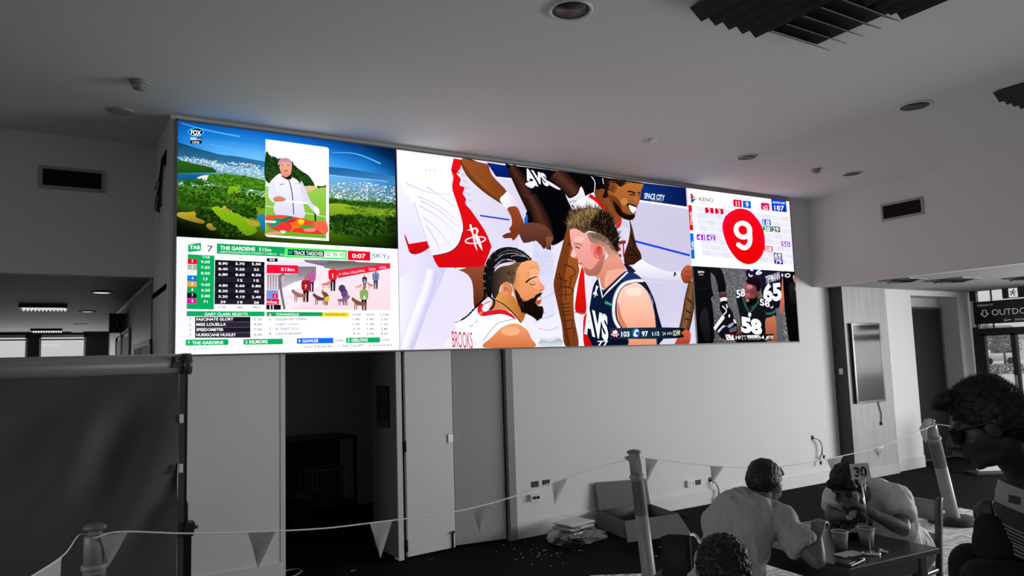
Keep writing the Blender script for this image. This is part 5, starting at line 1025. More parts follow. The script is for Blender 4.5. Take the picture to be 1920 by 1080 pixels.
# bunting strung from bollard to bollard
pnm = mat('pennant_vinyl', .40, .55, var=.08, scale=14); pnm2 = mat('clear_pennant_vinyl', .30, .35, var=.15, scale=14)
def bunting(pts, flags, label, rad=.0044):
    pts = [Vector(p) for p in pts]; t = thing('bunting', pts[0], label, 'bunting', 'pennant strings'); sm = [Vector(q) for q in spline([tuple(p) for p in pts], False, 6)]
    b = MB(); b.tube(sm, rad, 6); b.build('cord', mat('white_cord', .85, .7), t)
    for f in flags:
        (ax_, ay), (bx_, by), (cx_, cy), m_ = f
        # the two top corners sit on the cord; the tip hangs at their depth
        def near(x, y):
            best = None
            for p, q in zip(sm, sm[1:]):
                for k in range(6):
                    v = p.lerp(q, k/6); d = v-CAM; zc_ = d.dot(FW); u = 960+FPX*d.dot(RT)/zc_; vv = 540-FPX*d.dot(UP)/zc_; e = (u-x)**2+(vv-y)**2*.2
                    if best is None or e < best[0]: best = (e, v, zc_)
            return best
        _, A, da = near(ax_, ay); _, Bp, db = near(bx_, by); T = at(cx_, cy, (da+db)/2)+Vector((-FW.x, -FW.y, 0))*.012
        b = MB(); n = 8; rows = []
        for i in range(n+1):
            u = i/n; l, r = A.lerp(T, u), Bp.lerp(T, u); row = []
            for j in range(5):
                w_ = j/4; p = l.lerp(r, w_); p += Vector((FW.x, FW.y, 0))*(.010*math.sin(w_*5+u*4)*u*(1-u)*2.5); row.append(p)
            rows.append(row)
        b.loft(rows, False, False); b.loft([[p+Vector((FW.x, FW.y, 0))*.0012 for p in r_] for r_ in rows], False, False); b.build('pennant', m_, t)
def span(p0, p1, px):                                # cord from p0 to p1 through sighted points, depth shared out along the way
    z0, z1 = (p0-CAM).dot(FW), (p1-CAM).dot(FW); u0 = 960+FPX*(p0-CAM).dot(RT)/z0; u1 = 960+FPX*(p1-CAM).dot(RT)/z1; out = [p0]
    for x, y in px: f = (x-u0)/(u1-u0); out.append(at(x, y, 1/((1-f)/z0+f/z1)))
    return out+[p1]
bunting(span(n1+Vector((.0, -.055, 0)), n2+Vector((-.05, -.03, 0)), [(225, 997), (340, 1000), (430, 999), (533, 995), (615, 990), (700, 980), (780, 970), (862, 958), (950, 935), (1035, 905), (1110, 880)]),
        [((186, 997), (241, 1000), (206, 1060), pnm), ((465, 1000), (517, 998), (485, 1064), pnm2), ((694, 984), (735, 978), (714, 1046), pnm), ((883, 953), (917, 944), (902, 1004), pnm2), ((1036, 906), (1066, 897), (1040, 946), pnm)], 'pennant string from the roller screen bollard to the bollard by the box')
bunting(span(n2+Vector((.05, -.03, 0)), n3+Vector((-.03, -.05, 0)), [(1235, 862), (1320, 872), (1400, 877), (1470, 874), (1550, 861), (1640, 840), (1690, 822)]),
        [((1210, 858), (1234, 862), (1213, 905), pnm), ((1332, 873), (1357, 876), (1335, 908), pnm), ((1446, 876), (1468, 874), (1461, 898), pnm), ((1549, 861), (1580, 855), (1562, 890), pnm2), ((1636, 841), (1658, 833), (1648, 858), pnm2)], 'pennant string from the bollard by the box to the tilted bollard')
bunting([n1+Vector((-.0, -.055, 0)), at(150, 1002, 3.5), at(120, 1040, 3.1), at(60, 1080, 2.7), at(-40, 1140, 2.2)], [((52, 1085), (116, 1043), (112, 1100), pnm)], 'pennant string running from the roller screen bollard toward the lower left corner', .003)
bunting([n3+Vector((.03, -.05, 0)), at(1770, 797, 6.6), at(1800, 803, 5.9), at(1850, 812, 5.2), at(1960, 825, 4.2)], [((1799, 803), (1815, 806), (1809, 845), pnm)], 'pennant string passing from the tilted bollard behind the dark-haired man')
def drape(n0, pts, label, m_):
    b = MB(); P_ = [Vector(p) for p in pts]; c = sum(P_, Vector())/len(P_)+Vector((-FW.x, -FW.y, 0))*.012
    for p, q in zip(P_, P_[1:]+P_[:1]): b.face([p, q, c])
    for p, q in zip(P_, P_[1:]+P_[:1]): b.face([p+Vector((FW.x, FW.y, 0))*.003, q+Vector((FW.x, FW.y, 0))*.003, c+Vector((FW.x, FW.y, 0))*.003])
    o = b.build('pennant', m_); return tag(place(o, n0), label, 'pennant', 'pennants tied at bollard tops')
drape(n2, [at(x, y, 5.49) for x, y in ((1170, 858), (1184, 851), (1199, 852), (1203, 875), (1201, 893), (1193, 885), (1182, 868))], 'crumpled pennant draped over the bollard by the box', pnm2)
drape(n3, [at(x, y, 7.24) for x, y in ((1724, 803), (1733, 788), (1744, 784), (1748, 792), (1738, 806), (1737, 832), (1729, 820))], 'crumpled pennant draped over the tilted bollard', pnm)

# open cardboard box against the wall
t = thing('cardboard_box', (5.2, 6.05, 0), 'large open cardboard box with raised flap against the main wall', 'box')
bl, fl = onY(1123, 957, 6.36), onZ(1170, 977, .25); Hb = bl.z
fl = onZ(1171, 977, Hb); fr = onZ(1272, 963, Hb); br = bl+(fr-fl)
bl = Vector((bl.x, 6.36, Hb)); br.z = Hb; br.y = min(br.y, 6.40)
def wallq(b, p, q, z0, z1, th=.006):
    d = (q-p); n = Vector((-d.y, d.x, 0)).normalized()*th; b.prism([(p.x, p.y, z0), (q.x, q.y, z0), (q.x+n.x, q.y+n.y, z0), (p.x+n.x, p.y+n.y, z0)], (0, 0, z1-z0))
b = MB(); 
for p, q in ((fl, fr), (fr, br), (br, bl), (bl, fl)): wallq(b, p, q, 0, Hb)
b.prism([(v.x, v.y, 0) for v in (fl, fr, br, bl)], (0, 0, .006)); b.build('box_body', card, t)
def flap(name, p, q, p2, q2):
    b = MB(); n = (q-p).cross(p2-p).normalized()*.006; G_ = [[p.lerp(q, i/8).lerp(q2.lerp(p2, i/8), j/8) for i in range(9)] for j in range(9)]
    b.loft(G_, False, False); b.loft([[v+n for v in r] for r in G_], False, False); b.build(name, card, t)
up1, up2 = onY(1115, 905, 6.405), onY(1211, 898, 6.405); flap('flap', bl, br, up2, up1)
zf = .13; f1, f2 = onZ(1213, 1012, zf), onZ(1297, 1001, zf); f0 = f1+(f1-f2)*.42; flap('flap', fl, fr, f2, f0)
flap('flap', bl, fl, fl+Vector((-.02, -.02, -.20)), bl+Vector((-.06, -.02, -.20))); s1 = fr+Vector((.20, .02, -.10)); flap('flap', fr, br, br+Vector((.24, .0, -.11)), s1)
# papers and plastic bag beside it
rnd = random.Random(4); base = onZ(1090, 1008, 0); base.y = min(base.y, 6.15)
b = MB(); c = Vector((base.x-.06, base.y-.02, 0)); nu, nv = 26, 16; grid = []
for j in range(nv+1):
    row = []
    for i in range(nu):
        a, e = 2*PI*i/nu, PI/2*j/nv; r = 1+.22*noise.noise((math.cos(a)*2.2, math.sin(a)*2.2, e*2.5))+.12*noise.noise((math.cos(a)*6, math.sin(a)*6, e*7))
        row.append((c.x+.33*r*math.cos(a)*math.cos(e), c.y+.22*r*math.sin(a)*math.cos(e), .005+.10*r*math.sin(e)))
    grid.append(row)
b.loft(grid, True); o = b.build('plastic_bag', mat('crinkled_clear_plastic', .28, .18, spec=.8, bump=.9, bscale=26, var=.3, scale=18), smooth=False); tag(place(o, c), 'crumpled shiny plastic bag on the floor beside the cardboard box', 'bag')
p0 = Vector((c.x-.02, c.y+.02, .12))
for i in range(5):
    b = MB(); a = rnd.uniform(-.25, .25)+.35; b.box(p0+Vector((rnd.uniform(-.02, .02), rnd.uniform(-.02, .02), i*.0125)), (.34, .25, .010), Matrix.Rotation(a, 3, 'Z'), .002)
    o = b.build('folder', paper if i in (1, 4) else mat('folder_card', .35, .7)); tag(place(o, p0+Vector((0, 0, i*.0125))), ('white folder on top of the small stack by the box', 'grey folder second from the top of the small stack', 'grey folder in the middle of the small stack by the box', 'white folder second from the bottom of the small stack', 'grey folder at the bottom of the small stack on the plastic bag')[4-i], 'folder', 'folders stacked on the plastic bag')
for k in (0, 1):
    b = MB(); cc = onZ(1055+k*24, 1020+k*3, .02); b.tube([cc+Vector((.10*math.cos(a)*(1-.004*i), .09*math.sin(a), .0006*i+.006*math.sin(i*.7))) for i, a in enumerate([i*.25 for i in range(80)])], .007, 6); o = b.build('cable_coil', blackp); tag(place(o, (cc.x, cc.y, 0)), ('coil of black cable on the floor left of the plastic bag', 'coil of black cable partly under the plastic bag')[k], 'cable', 'coiled black cables')
# litter on the dark floor
b = MB(); rnd = random.Random(9)
for x, y in [(rnd.gauss(1010, 35), rnd.gauss(1035, 13)) for _ in range(26)]+[(rnd.gauss(1090, 6), rnd.gauss(1032, 3)) for _ in range(5)]+[(rnd.gauss(1268, 16), rnd.gauss(1034, 5)) for _ in range(22)]+[(665, 1069), (660, 1070), (810, 1047), (806, 1049), (1023, 1040), (1015, 1049)]:
    p = onZ(x, y, .004); r = rnd.uniform(.003, .009); b.box(p, (r*1.6, r, .005), Matrix.Rotation(rnd.uniform(0, 3), 3, 'Z'))
o = b.build('litter', paper); tag(o, 'scattered white crumbs and scraps on the dark floor by the wall', 'litter', kind='stuff')
# white stand far right
t = thing('stand_sign', (11.15, 5.5, 0), 'white stand on a black foot in front of the door recess', 'stand'); c = onZ(1852, 889, 0)
b = MB(); b.box((c.x, c.y, .02), (.46, .30, .04), Matrix.Rotation(-.6, 3, 'Z'), .008); b.build('foot', blackp, t); b = MB(); b.box((c.x+.03, c.y, .45), (.30, .07, .82), Matrix.Rotation(-.6, 3, 'Z'), .01); b.build('panel', whitep, t)
# ================================================================== TABLE AND WHAT IS ON IT
TF, TR_ = onZ(1592, 1066, .75), onZ(1761, 1027, .75); ex = (TR_-TF); TW = ex.length; ex.normalize(); ey = Vector((-ex.y, ex.x, 0)); TL_ = .80
def tp(u, v, z=.75): return Vector((TF.x, TF.y, 0))+ex*u+ey*v+Vector((0, 0, z))
trot = Matrix((ex, ey, Vector((0, 0, 1)))).transposed()
t = thing('dining_table', tp(TW/2, TL_/2, 0), 'dark timber dining table with number 30 stand, between the two seated men', 'table')
b = MB(); b.box(tp(TW/2, TL_/2, .734), (TW, TL_, .032), trot, .006); b.build('table_top', tablew, t)
b = MB(); b.box(tp(TW/2, .06, .675), (TW-.10, .022, .085), trot); b.box(tp(TW/2, TL_-.06, .675), (TW-.10, .022, .085), trot); b.box(tp(.06, TL_/2, .675), (.022, TL_-.12, .085), trot); b.box(tp(TW-.06, TL_/2, .675), (.022, TL_-.12, .085), trot); b.build('apron', tablew, t)
for u, v in ((.07, .07), (TW-.07, .07), (.07, TL_-.07), (TW-.07, TL_-.07)): b = MB(); b.box(tp(u, v, .359), (.055, .055, .718), trot, .004); b.build('leg', tablew, t)
c = onZ(1633, 1038, .751); top = at(1614, 893, (c-CAM).dot(FW)-.02)
t = thing('table_number_stand', c, 'tall wire table stand holding a card with the number 30', 'table number')
b = MB(); b.lathe([(.001, 0), (.046, 0), (.046, .006), (.03, .010), (.001, .012)], c, n=28); b.build('base', chrome, t)
b = MB(); b.cyl(c+Vector((0, 0, .008)), top, .0042, n=10); b.build('pole', chrome, t)
e = (at(1636, 888, (top-CAM).dot(FW)) - at(1600, 890, (top-CAM).dot(FW))).normalized(); e = (e+Vector((FW.x, FW.y, 0))*.12).normalized(); upv = Vector((-.12*e.x, -.12*e.y, 1)).normalized(); nrm = e.cross(upv)
cc = top+upv*.022+nrm*.004
b = MB(); cw, ch = .102, .078; b.prism([cc-e*cw/2-upv*ch*.45, cc+e*cw/2-upv*ch*.45, cc+e*cw/2+upv*ch*.55, cc-e*cw/2+upv*ch*.55], -nrm*.002); b.build('number_card', paper, t)
b = MB(); letter(b, '30', cc-e*.034-upv*.021+nrm*.0015, e*.068, upv*.048, .035); b.build('lettering', blackp, t)
b = MB(); b.tube([top+e*(.014*math.cos(a))+upv*(.014*math.sin(a)+.006)+nrm*.006 for a in [2*PI*i/18 for i in range(19)]], .0022, 6); b.build('card_clip', chrome, t)
for (x, y), l in (((1577, 1031), 'paper cup on the table in front of the dish, left one of two'), ((1626, 1024), 'paper cup on the table right beside the number stand')):
    c = onZ(x, y, .750); t = thing('paper_cup', c, l, 'cup', 'paper cups on the table')
    b = MB(); b.lathe([(.001, .002), (.028, .002), (.030, 0), (.041, .092), (.0385, .092), (.028, .006), (.001, .006)], c, n=28, cap=False); b.build('cup_body', mat('cup_paper', .30, .6), t)
    b = MB(); b.lathe([(.0385, .091), (.0425, .090), (.0435, .094), (.041, .097), (.0385, .094)], c, n=28, cap=False); b.build('rolled_rim', mat('cup_rim', .62, .5), t)
    b = MB(); b.lathe([(.001, .068), (.0365, .068)], c, n=24, cap=False); b.build('drink', mat('drink_surface', .30, .3), t)
def sheetq(pts, z, name, label, cat, m_, bumpy=.0):
    P_ = [onZ(x, y, z) for x, y in pts]; b = MB(); n = 8; rows = []
    for j in range(n+1):
        rows.append([P_[0].lerp(P_[1], i/n).lerp(P_[3].lerp(P_[2], i/n), j/n)+Vector((0, 0, bumpy*(.5+noise.noise((i*.45, j*.5, z*9))))) for i in range(n+1)])
    b.loft(rows, False, False); b.loft([[p-Vector((0, 0, .0012)) for p in r] for r in rows], False, False); o = b.build(name, m_); return tag(place(o, P_[0]), label, cat)
sheetq([(1560, 1039), (1597, 1032), (1624, 1038), (1588, 1047)], .7525, 'napkin', 'white paper napkin lying on the table in front of the cups', 'napkin', paper, .003)
sheetq([(1494, 990), (1520, 983), (1553, 982), (1500, 1001)], .7525, 'menu_sheet', 'pale paper sheet on the table behind the eating man\'s fist', 'paper', paper, .002)
sheetq([(1644, 1036), (1653, 1030), (1668, 1037), (1650, 1037)], .7525, 'wrapper', 'small crumpled white wrapper on the table right of the stand', 'wrapper', paper, .010)
c = onZ(1594, 1056, .751); t = thing('phone_wallet', c, 'black phone wallet at the near corner of the table', 'phone case')
b = MB(); b.box(c+Vector((0, 0, .007)), (.155, .082, .013), trot @ Matrix.Rotation(.25, 3, 'Z'), .004); b.build('case', mat('black_leather', .012, .35), t)
b = MB(); b.box(c+Vector((-.038, .0, .0145)), (.06, .07, .003), trot @ Matrix.Rotation(.25, 3, 'Z'), .001); b.build('card_slot', mat('phone_glass', .10, .15), t)
b = MB(); b.box(c+Vector((.070, -.018, .010)), (.008, .02, .014), trot @ Matrix.Rotation(.25, 3, 'Z'), .002); b.build('clasp', chrome, t)
c = onZ(1596, 1004, .751); t = thing('serving_dish', c, 'black oval dish heaped with food in the middle of the table', 'dish'); rr = trot @ Matrix.Rotation(.5, 3, 'Z')
b = MB(); rings = []
for r, z in ((.62, 0), (.70, .004), (.98, .045), (1.0, .05), (.96, .05), (.70, .012), (.05, .011)): rings.append([c+rr @ Vector((.165*r*math.cos(a), .115*r*math.sin(a), z)) for a in [2*PI*i/32 for i in range(32)]])
b.loft(rings); b.build('dish_body', mat('black_iron', .012, .4), t)
rnd = random.Random(12); cands = []
for nm, m_, n, rg, cx_, cy_ in (('greens', mat('dark_salad', .03, .6, var=.4, scale=40), 26, (.014, .026), (-.11, .09), (-.02, .07)), ('rice_heap', mat('pale_rice', .55, .7, bump=.6, bscale=200), 12, (.018, .026), (-.02, .08), (-.07, -.01)), ('bread', mat('bread_crust', .30, .7), 4, (.022, .03), (-.12, -.07), (-.06, -.01))):
    b = MB()
    for i in range(n): b.ell(c+rr @ Vector((rnd.uniform(*cx_), rnd.uniform(*cy_), rnd.uniform(.025, .05))), (rnd.uniform(*rg), rnd.uniform(*rg), rnd.uniform(*rg)*.7), Matrix.Rotation(rnd.uniform(0, 3), 3, 'Z'), 2)
    b.build(nm, m_, t)
# timber chair behind the man at the right
def chair(o_, facing, label, seat_m, back=True, bh=.86, name='dining_chair'):
    o_ = Vector((o_[0], o_[1], 0)); f = Vector((facing[0], facing[1], 0)).normalized(); s = Vector((-f.y, f.x, 0)); R_ = Matrix((f, s, Vector((0, 0, 1)))).transposed(); w = lambda a, b_, z: o_+f*a+s*b_+Vector((0, 0, z))
    t = thing(name, o_, label, 'chair' if back else 'stool')
    b = MB(); b.box(w(0, 0, .445), (.42, .43, .03), R_, .01); b.build('seat', seat_m, t)
    for sgn in (-1, 1):
        b = MB(); b.cyl(w(.18, sgn*.185, 0), w(.18, sgn*.185, .44), .019, n=10); b.build('leg', chairw, t)
        b = MB()
        if back:
            pr = [(-.20, 0, .030), (-.19, .44, .034), (-.215, .62, .040), (-.265, bh, .042), (-.272, bh+.012, .03)]
            b.loft([[w(a-q/2, sgn*.205-.014, z), w(a+q/2, sgn*.205-.014, z), w(a+q/2, sgn*.205+.014, z), w(a-q/2, sgn*.205+.014, z)] for a, z, q in pr]); b.build('back_post', chairw, t)
        else: b.cyl(w(-.18, sgn*.185, 0), w(-.18, sgn*.185, .44), .019, n=10); b.build('leg', chairw, t)
    if back:
        for z0, z1, nm in ((bh-.125, bh-.01, 'top_rail'), (bh-.27, bh-.20, 'middle_rail')):
            b = MB(); rows = []
            for i in range(11):
                v = -.205+.041*i; bow = -.035*(1-(v/.205)**2); a = lambda z: -.215-.05*(z-.62)/.24+bow; rows.append([w(a(z0)-.009, v, z0), w(a(z0)+.009, v, z0), w(a(z1)+.009, v, z1), w(a(z1)-.009, v, z1)])
            b.loft(rows); b.build(nm, mat('varnished_rail', .26, .24), t)
    return t
chc = at(1762, 957, 4.42); chair((chc.x-.19, chc.y+.235), (-1, -.05), 'dark timber chair with curved top rail behind the man in the white T-shirt', chairw, True, .845)
# ================================================================== PEOPLE
def fuse(parts, voxel, smooth=2, rough=0.0, rscale=8.0, cut=None, ridge=False):
    """parts: ('c', p0, r0, p1, r1) round capsule, ('f', ...) flat ended, ('e', centre, radii, rot) ellipsoid, united into one skin"""
    b = MB()
    for q in parts:
        if q[0] == 'e': b.ell(q[1], q[2], q[3] if len(q) > 3 else None)
        else:
            _, p0, r0, p1, r1 = q; p0, p1 = Vector(p0), Vector(p1); d = (p1-p0); L_ = d.length or 1e-4; ax = d/L_
            if q[0] == 'f': b.cyl(p0, p1, r0, r1, 20)
            else:
                pr = [(max(r0*math.cos(a), .0004), -r0*math.sin(a)) for a in [PI/2*(1-i/4) for i in range(5)]]+[(max(r1*math.cos(a), .0004), L_+r1*math.sin(a)) for a in [PI/2*i/4 for i in range(5)]]
                b.lathe(pr, p0, ax, 16)
    bmesh.ops.recalc_face_normals(b.b, faces=b.b.faces); me = bpy.data.meshes.new('skin_tmp'); b.b.to_mesh(me); b.b.free(); o = bpy.data.objects.new('skin_tmp', me); C.objects.link(o)
    m1 = o.modifiers.new('r', 'REMESH'); m1.mode = 'VOXEL'; m1.voxel_size = voxel; m1.use_smooth_shade = True
    if smooth: m2 = o.modifiers.new('s', 'SMOOTH'); m2.iterations = smooth; m2.factor = .5
    bpy.context.view_layer.update(); r = bpy.data.meshes.new_from_object(o.evaluated_get(bpy.context.evaluated_depsgraph_get())); bpy.data.objects.remove(o); bpy.data.meshes.remove(me)
    bm = bmesh.new(); bm.from_mesh(r); bpy.data.meshes.remove(r)
    if rough:
        bm.normal_update()
        for v in bm.verts:
            q = v.co*rscale; d_ = .5*noise.noise(q)+.9-2.2*abs(noise.noise(q*.8+Vector((7, 3, 1))))+.45*(.8-2*abs(noise.noise(Vector((q.x*2.6, q.y*2.6, q.z*1.3))))) if ridge else noise.noise(q)+.5*noise.noise(q*2.3)
            v.co += v.normal*rough*d_
    for p, n in cut or []: bmesh.ops.bisect_plane(bm, geom=bm.verts[:]+bm.edges[:]+bm.faces[:], plane_co=p, plane_no=n, clear_outer=True)
    for f in bm.faces: f.smooth = True
    return bm
def skin_obj(name, bm, mats, parent=None):
    bmesh.ops.recalc_face_normals(bm, faces=bm.faces); me = bpy.data.meshes.new(name); bm.to_mesh(me); bm.free()
    for m_ in (mats if isinstance(mats, (list, tuple)) else [mats]): me.materials.append(m_)
    return link(name, me, parent)
def basis(f, u):
    f = Vector(f).normalized(); u = Vector(u); u = (u-f*u.dot(f)).normalized(); return Matrix((f.cross(u), f, u)).transposed()     # columns: right, forward, up
def head_parts(h, R_, s=1.0):
    w = lambda x, y, z: h+R_ @ Vector((x*s, y*s, z*s)); e = lambda c, r, q=None: ('e', w(*c), tuple(k*s for k in r), R_ @ q if q else R_)
    return [e((0, -.018, .028), (.074, .094, .085)), e((0, .030, -.020), (.063, .066, .078)), e((0, .034, -.078), (.047, .050, .040)), e((0, .070, -.100), (.021, .019, .018)), e((0, .078, .022), (.050, .022, .012)), ('c', w(0, .092, .014), .009*s, w(0, .120, -.030), .0135*s), ('c', w(0, .120, -.030), .0125*s, w(0, .098, -.042), .012*s), e((.013, .098, -.035), (.010, .011, .008)), e((-.013, .098, -.035), (.010, .011, .008)), e((0, .093, -.060), (.023, .010, .006)), e((0, .091, -.072), (.020, .010, .007)),
            e((.042, .052, -.030), (.022, .028, .022)), e((-.042, .052, -.030), (.022, .028, .022)), e((.077, -.008, -.012), (.009, .024, .031), Matrix.Rotation(-.35, 3, 'Z')), e((-.077, -.008, -.012), (.009, .024, .031), Matrix.Rotation(.35, 3, 'Z')), e((.081, -.016, .002), (.007, .018, .022)), e((-.081, -.016, .002), (.007, .018, .022))]
def hair_parts(h, R_, s=1.0, fringe=True, vol=1.0):
    w = lambda x, y, z: h+R_ @ Vector((x*s, y*s, z*s)); e = lambda c, r: ('e', w(*c), tuple(k*s*vol for k in r), R_)
    q = [e((0, -.018, .055), (.080, .094, .070)), e((0, -.050, .015), (.078, .070, .085)), e((0, -.075, -.035), (.058, .035, .045)), e((.060, -.030, .020), (.024, .052, .055)), e((-.060, -.030, .020), (.024, .052, .055)), e((.068, .022, .035), (.012, .020, .035)), e((-.068, .022, .035), (.012, .020, .035))]
    if fringe: q += [e((0, .055, .088), (.060, .040, .026)), e((.028, .078, .076), (.030, .022, .018)), e((-.030, .076, .078), (.028, .022, .018))]
    return q
def tufts(bm, n, ln, rad, seed, keep=None):
    """short tapered locks standing off a hair surface"""
    rnd = random.Random(seed); bm.faces.ensure_lookup_table(); bm.normal_update(); fs = [f for f in bm.faces if keep is None or keep(f.calc_center_median(), f.normal)]; out = []
    for _ in range(n):
        f = rnd.choice(fs); c = f.calc_center_median(); d = (f.normal+Vector((rnd.uniform(-.9, .9), rnd.uniform(-.9, .9), rnd.uniform(-.5, .7)))).normalized(); out.append((c.copy(), d, ln*rnd.uniform(.5, 1.2), f.normal.copy()))
    for c, d, l, nn in out:
        a, b_ = frame(d); bend = Vector((rnd.uniform(-.3, .3), rnd.uniform(-.3, .3), -.3)); r0 = [c-nn*.003+a*rad*math.cos(k*2.1)+b_*rad*math.sin(k*2.1) for k in range(3)]; mid = c+d*l*.55; r1 = [mid+a*rad*.6*math.cos(k*2.1)+b_*rad*.6*math.sin(k*2.1) for k in range(3)]; tip = c+d*l+bend*l*.4
        v0, v1, v2 = [bm.verts.new(p) for p in r0], [bm.verts.new(p) for p in r1], bm.verts.new(tip)
        for k in range(3): bm.faces.new((v0[k], v0[(k+1) % 3], v1[(k+1) % 3], v1[k])); bm.faces.new((v1[k], v1[(k+1) % 3], v2))
    return bm
def hand_parts(W_, d, n, side, curl=.6, spread=.05, thumb=.6):
    """W wrist, d along the hand, n out of the palm, side +1/-1 puts the thumb"""
    d = Vector(d).normalized(); n = Vector(n); n = (n-d*n.dot(d)).normalized(); s = d.cross(n)*side; W_ = Vector(W_); q = []
    for i in range(4):
        k = W_+d*(.088-.004*abs(i-1))+s*(.030-.020*i); q.append(('c', W_+d*.018+s*(.018-.012*i), .013, k, .0105))
        L_ = (.072, .082, .076, .060)[i]; p = k; a = curl*(.55+.08*i); dd = d
        for sg, r0, r1 in ((.45, .0095, .0088), (.32, .0088, .0080), (.25, .0080, .0068)):
            dd = (d*math.cos(a)+n*math.sin(a)+s*spread*(1.5-i)*.5).normalized(); p2 = p+dd*L_*sg; q.append(('c', p, r0, p2, r1)); p = p2; a += curl*.9
    b0 = W_+d*.025+s*.022+n*.006; b1 = b0+(d*.75+s*.75+n*.35).normalized()*.040; b2 = b1+(d*(1.0)+s*(.35-thumb)+n*thumb).normalized()*.032; b3 = b2+(d*1.0-s*thumb*.8+n*thumb).normalized()*.026
    q += [('c', b0, .015, b1, .0115), ('c', b1, .0112, b2, .0098), ('c', b2, .0098, b3, .0078), ('c', W_-d*.02, .024, W_+d*.02, .026)]
    return q
def limb_parts(a, b_, c, r): return [('c', a, r[0], b_, r[1]), ('c', b_, r[1]*.98, Vector(b_).lerp(Vector(c), .3), r[2]*1.02), ('c', Vector(b_).lerp(Vector(c), .3), r[2]*1.02, c, r[3])]
def figure(label, J, hd, hu, hands, hair_fn, shirt_m, trouser_m, sleeve=.62, face_m=None, hs=1.0, rw=.007, eyes=True, shirt_hook=None, wr=.010, bulk=1.0):
    V = {k: Vector(v) for k, v in J.items()}; RH = basis(hd, hu); H = V['H']; N_ = V['N']; P_ = V['P']; up = (N_-P_).normalized(); sd = (V['SL']-V['SR']).normalized(); fw = sd.cross(up).normalized()*-1
    fw = up.cross(sd) if up.cross(sd).dot(V['KL']-P_) > 0 else sd.cross(up); TB = Matrix((sd, fw, up)).transposed(); L_ = (N_-P_).length
    mid = P_.lerp(N_, .5); chest = P_.lerp(N_, .72); k = bulk
    torso = [('e', P_+up*.02, (.165*k, .115*k, .12), TB), ('e', P_.lerp(N_, .30)+fw*.012, (.155*k, .115*k, .14), TB), ('e', mid+fw*.005, (.155*k, .112*k, .15), TB), ('e', chest, (.172*k, .115*k, .15), TB), ('e', P_.lerp(N_, .90)-fw*.01, (.150*k, .080, .060), TB)]
    sh = [('c', N_-up*.03, .055, V['SL'], .056), ('c', N_-up*.03, .055, V['SR'], .056)]
    neck = [('c', N_-up*.02, .060, H+RH @ Vector((0, -.025, -.055)), .052), ('c', N_, .056, H+RH @ Vector((0, .0, -.07)), .046)]
    arms = limb_parts(V['SL'], V['EL'], V['WL'], (.050, .041, .039, .026))+limb_parts(V['SR'], V['ER'], V['WR'], (.050, .041, .039, .026))
    hip = .092; hl, hr = P_+sd*hip-up*.03, P_-sd*hip-up*.03; legs = limb_parts(hl, V['KL'], V['AL'], (.088, .058, .054, .036))+limb_parts(hr, V['KR'], V['AR'], (.088, .058, .054, .036))
    parts = torso+sh+neck+arms+legs+head_parts(H, RH, hs)
    for h_ in hands: parts += hand_parts(*h_)
    body = skin_obj('person', fuse(parts, rw, 2), face_m or skin); body.location = P_; body.data.transform(Matrix.Translation(-P_)); WM[body] = Matrix.Translation(P_); tag(body, label, 'person')
    if eyes:
        for s_ in (-1, 1):
            m_ = MB(); m_.ell(H+RH @ Vector((s_*.031*hs, .082*hs, .004*hs)), (.013*hs, .010*hs, .007*hs), RH, 2); m_.build('eye', mat('dark_eye', .01, .3), body)
            m_ = MB(); m_.tube([H+RH @ Vector((s_*x*hs, y*hs, z*hs)) for x, y, z in ((.012, .096, .022), (.030, .094, .028), (.048, .080, .022))], .0045*hs, 6); m_.build('eyebrow', hairm, body)
    hair_fn(H, RH, body)
    w = .020
    st = [(q[0], q[1], tuple(r_+w for r_ in q[2]), q[3]) for q in torso]+[('c', q[1], q[2]+w, q[3], q[4]+w) for q in sh]
    for s_ in 'LR':
        a, e_ = V['S'+s_], V['E'+s_]; m_ = a.lerp(e_, sleeve*.5); c_ = a.lerp(e_, sleeve); st += [('c', a, .064, m_, .066), ('f', a.lerp(e_, .1), .066, c_, .069)]
    bm = fuse(st, .009, 3, wr, 8.0, None, True)
    shirt = skin_obj('shirt', bm, shirt_m, body)
    if shirt_hook: shirt_hook(shirt, V, up, fw, sd)
    tr = [('e', P_+up*.01, (.182*k, .130*k, .12), TB)]+[('c', hl, .102, V['KL'], .074), ('f', V['KL'], .074, V['AL']+(V['KL']-V['AL'])*.08, .058), ('c', hr, .102, V['KR'], .074), ('f', V['KR'], .074, V['AR']+(V['KR']-V['AR'])*.08, .058), ('e', V['KL'], (.076,)*3), ('e', V['KR'], (.076,)*3)]
    skin_obj('trousers', fuse(tr, .012, 3, .008, 8.0), trouser_m, body)
    for s_ in 'LR':
        a = V['A'+s_]; ff = Vector((fw.x, fw.y, 0)).normalized(); q = [('e', a+ff*.075+Vector((0, 0, .045-a.z)), (.115, .048, .040), Matrix((ff, Vector((-ff.y, ff.x, 0)), Vector((0, 0, 1)))).transposed()), ('c', a, .045, a+Vector((0, 0, .06-a.z)), .05)]
        bm = fuse(q, .010, 2, cut=[(Vector((0, 0, .002)), Vector((0, 0, -1)))]); skin_obj('shoe', bm, mat('dark_shoe', .02, .5), body)
    return body, V, RH, shirt
def std_hair(m_, vol=1.0, n=500, ln=.022, rad=.0028, seed=1, extra=None, fringe=True, hs=1.0, rough=.006):
    def fn(H, RH, body):
        q = hair_parts(H, RH, hs, fringe, vol)
        if extra: q += extra(H, RH)
        bm = fuse(q, .005, 1, rough, 70.0); bm = tufts(bm, n, ln, rad, seed, lambda c, nn: (RH.transposed() @ (c-H)).z > -.04*hs or (RH.transposed() @ (c-H)).y < -.04); skin_obj('hair', bm, m_, body)
    return fn
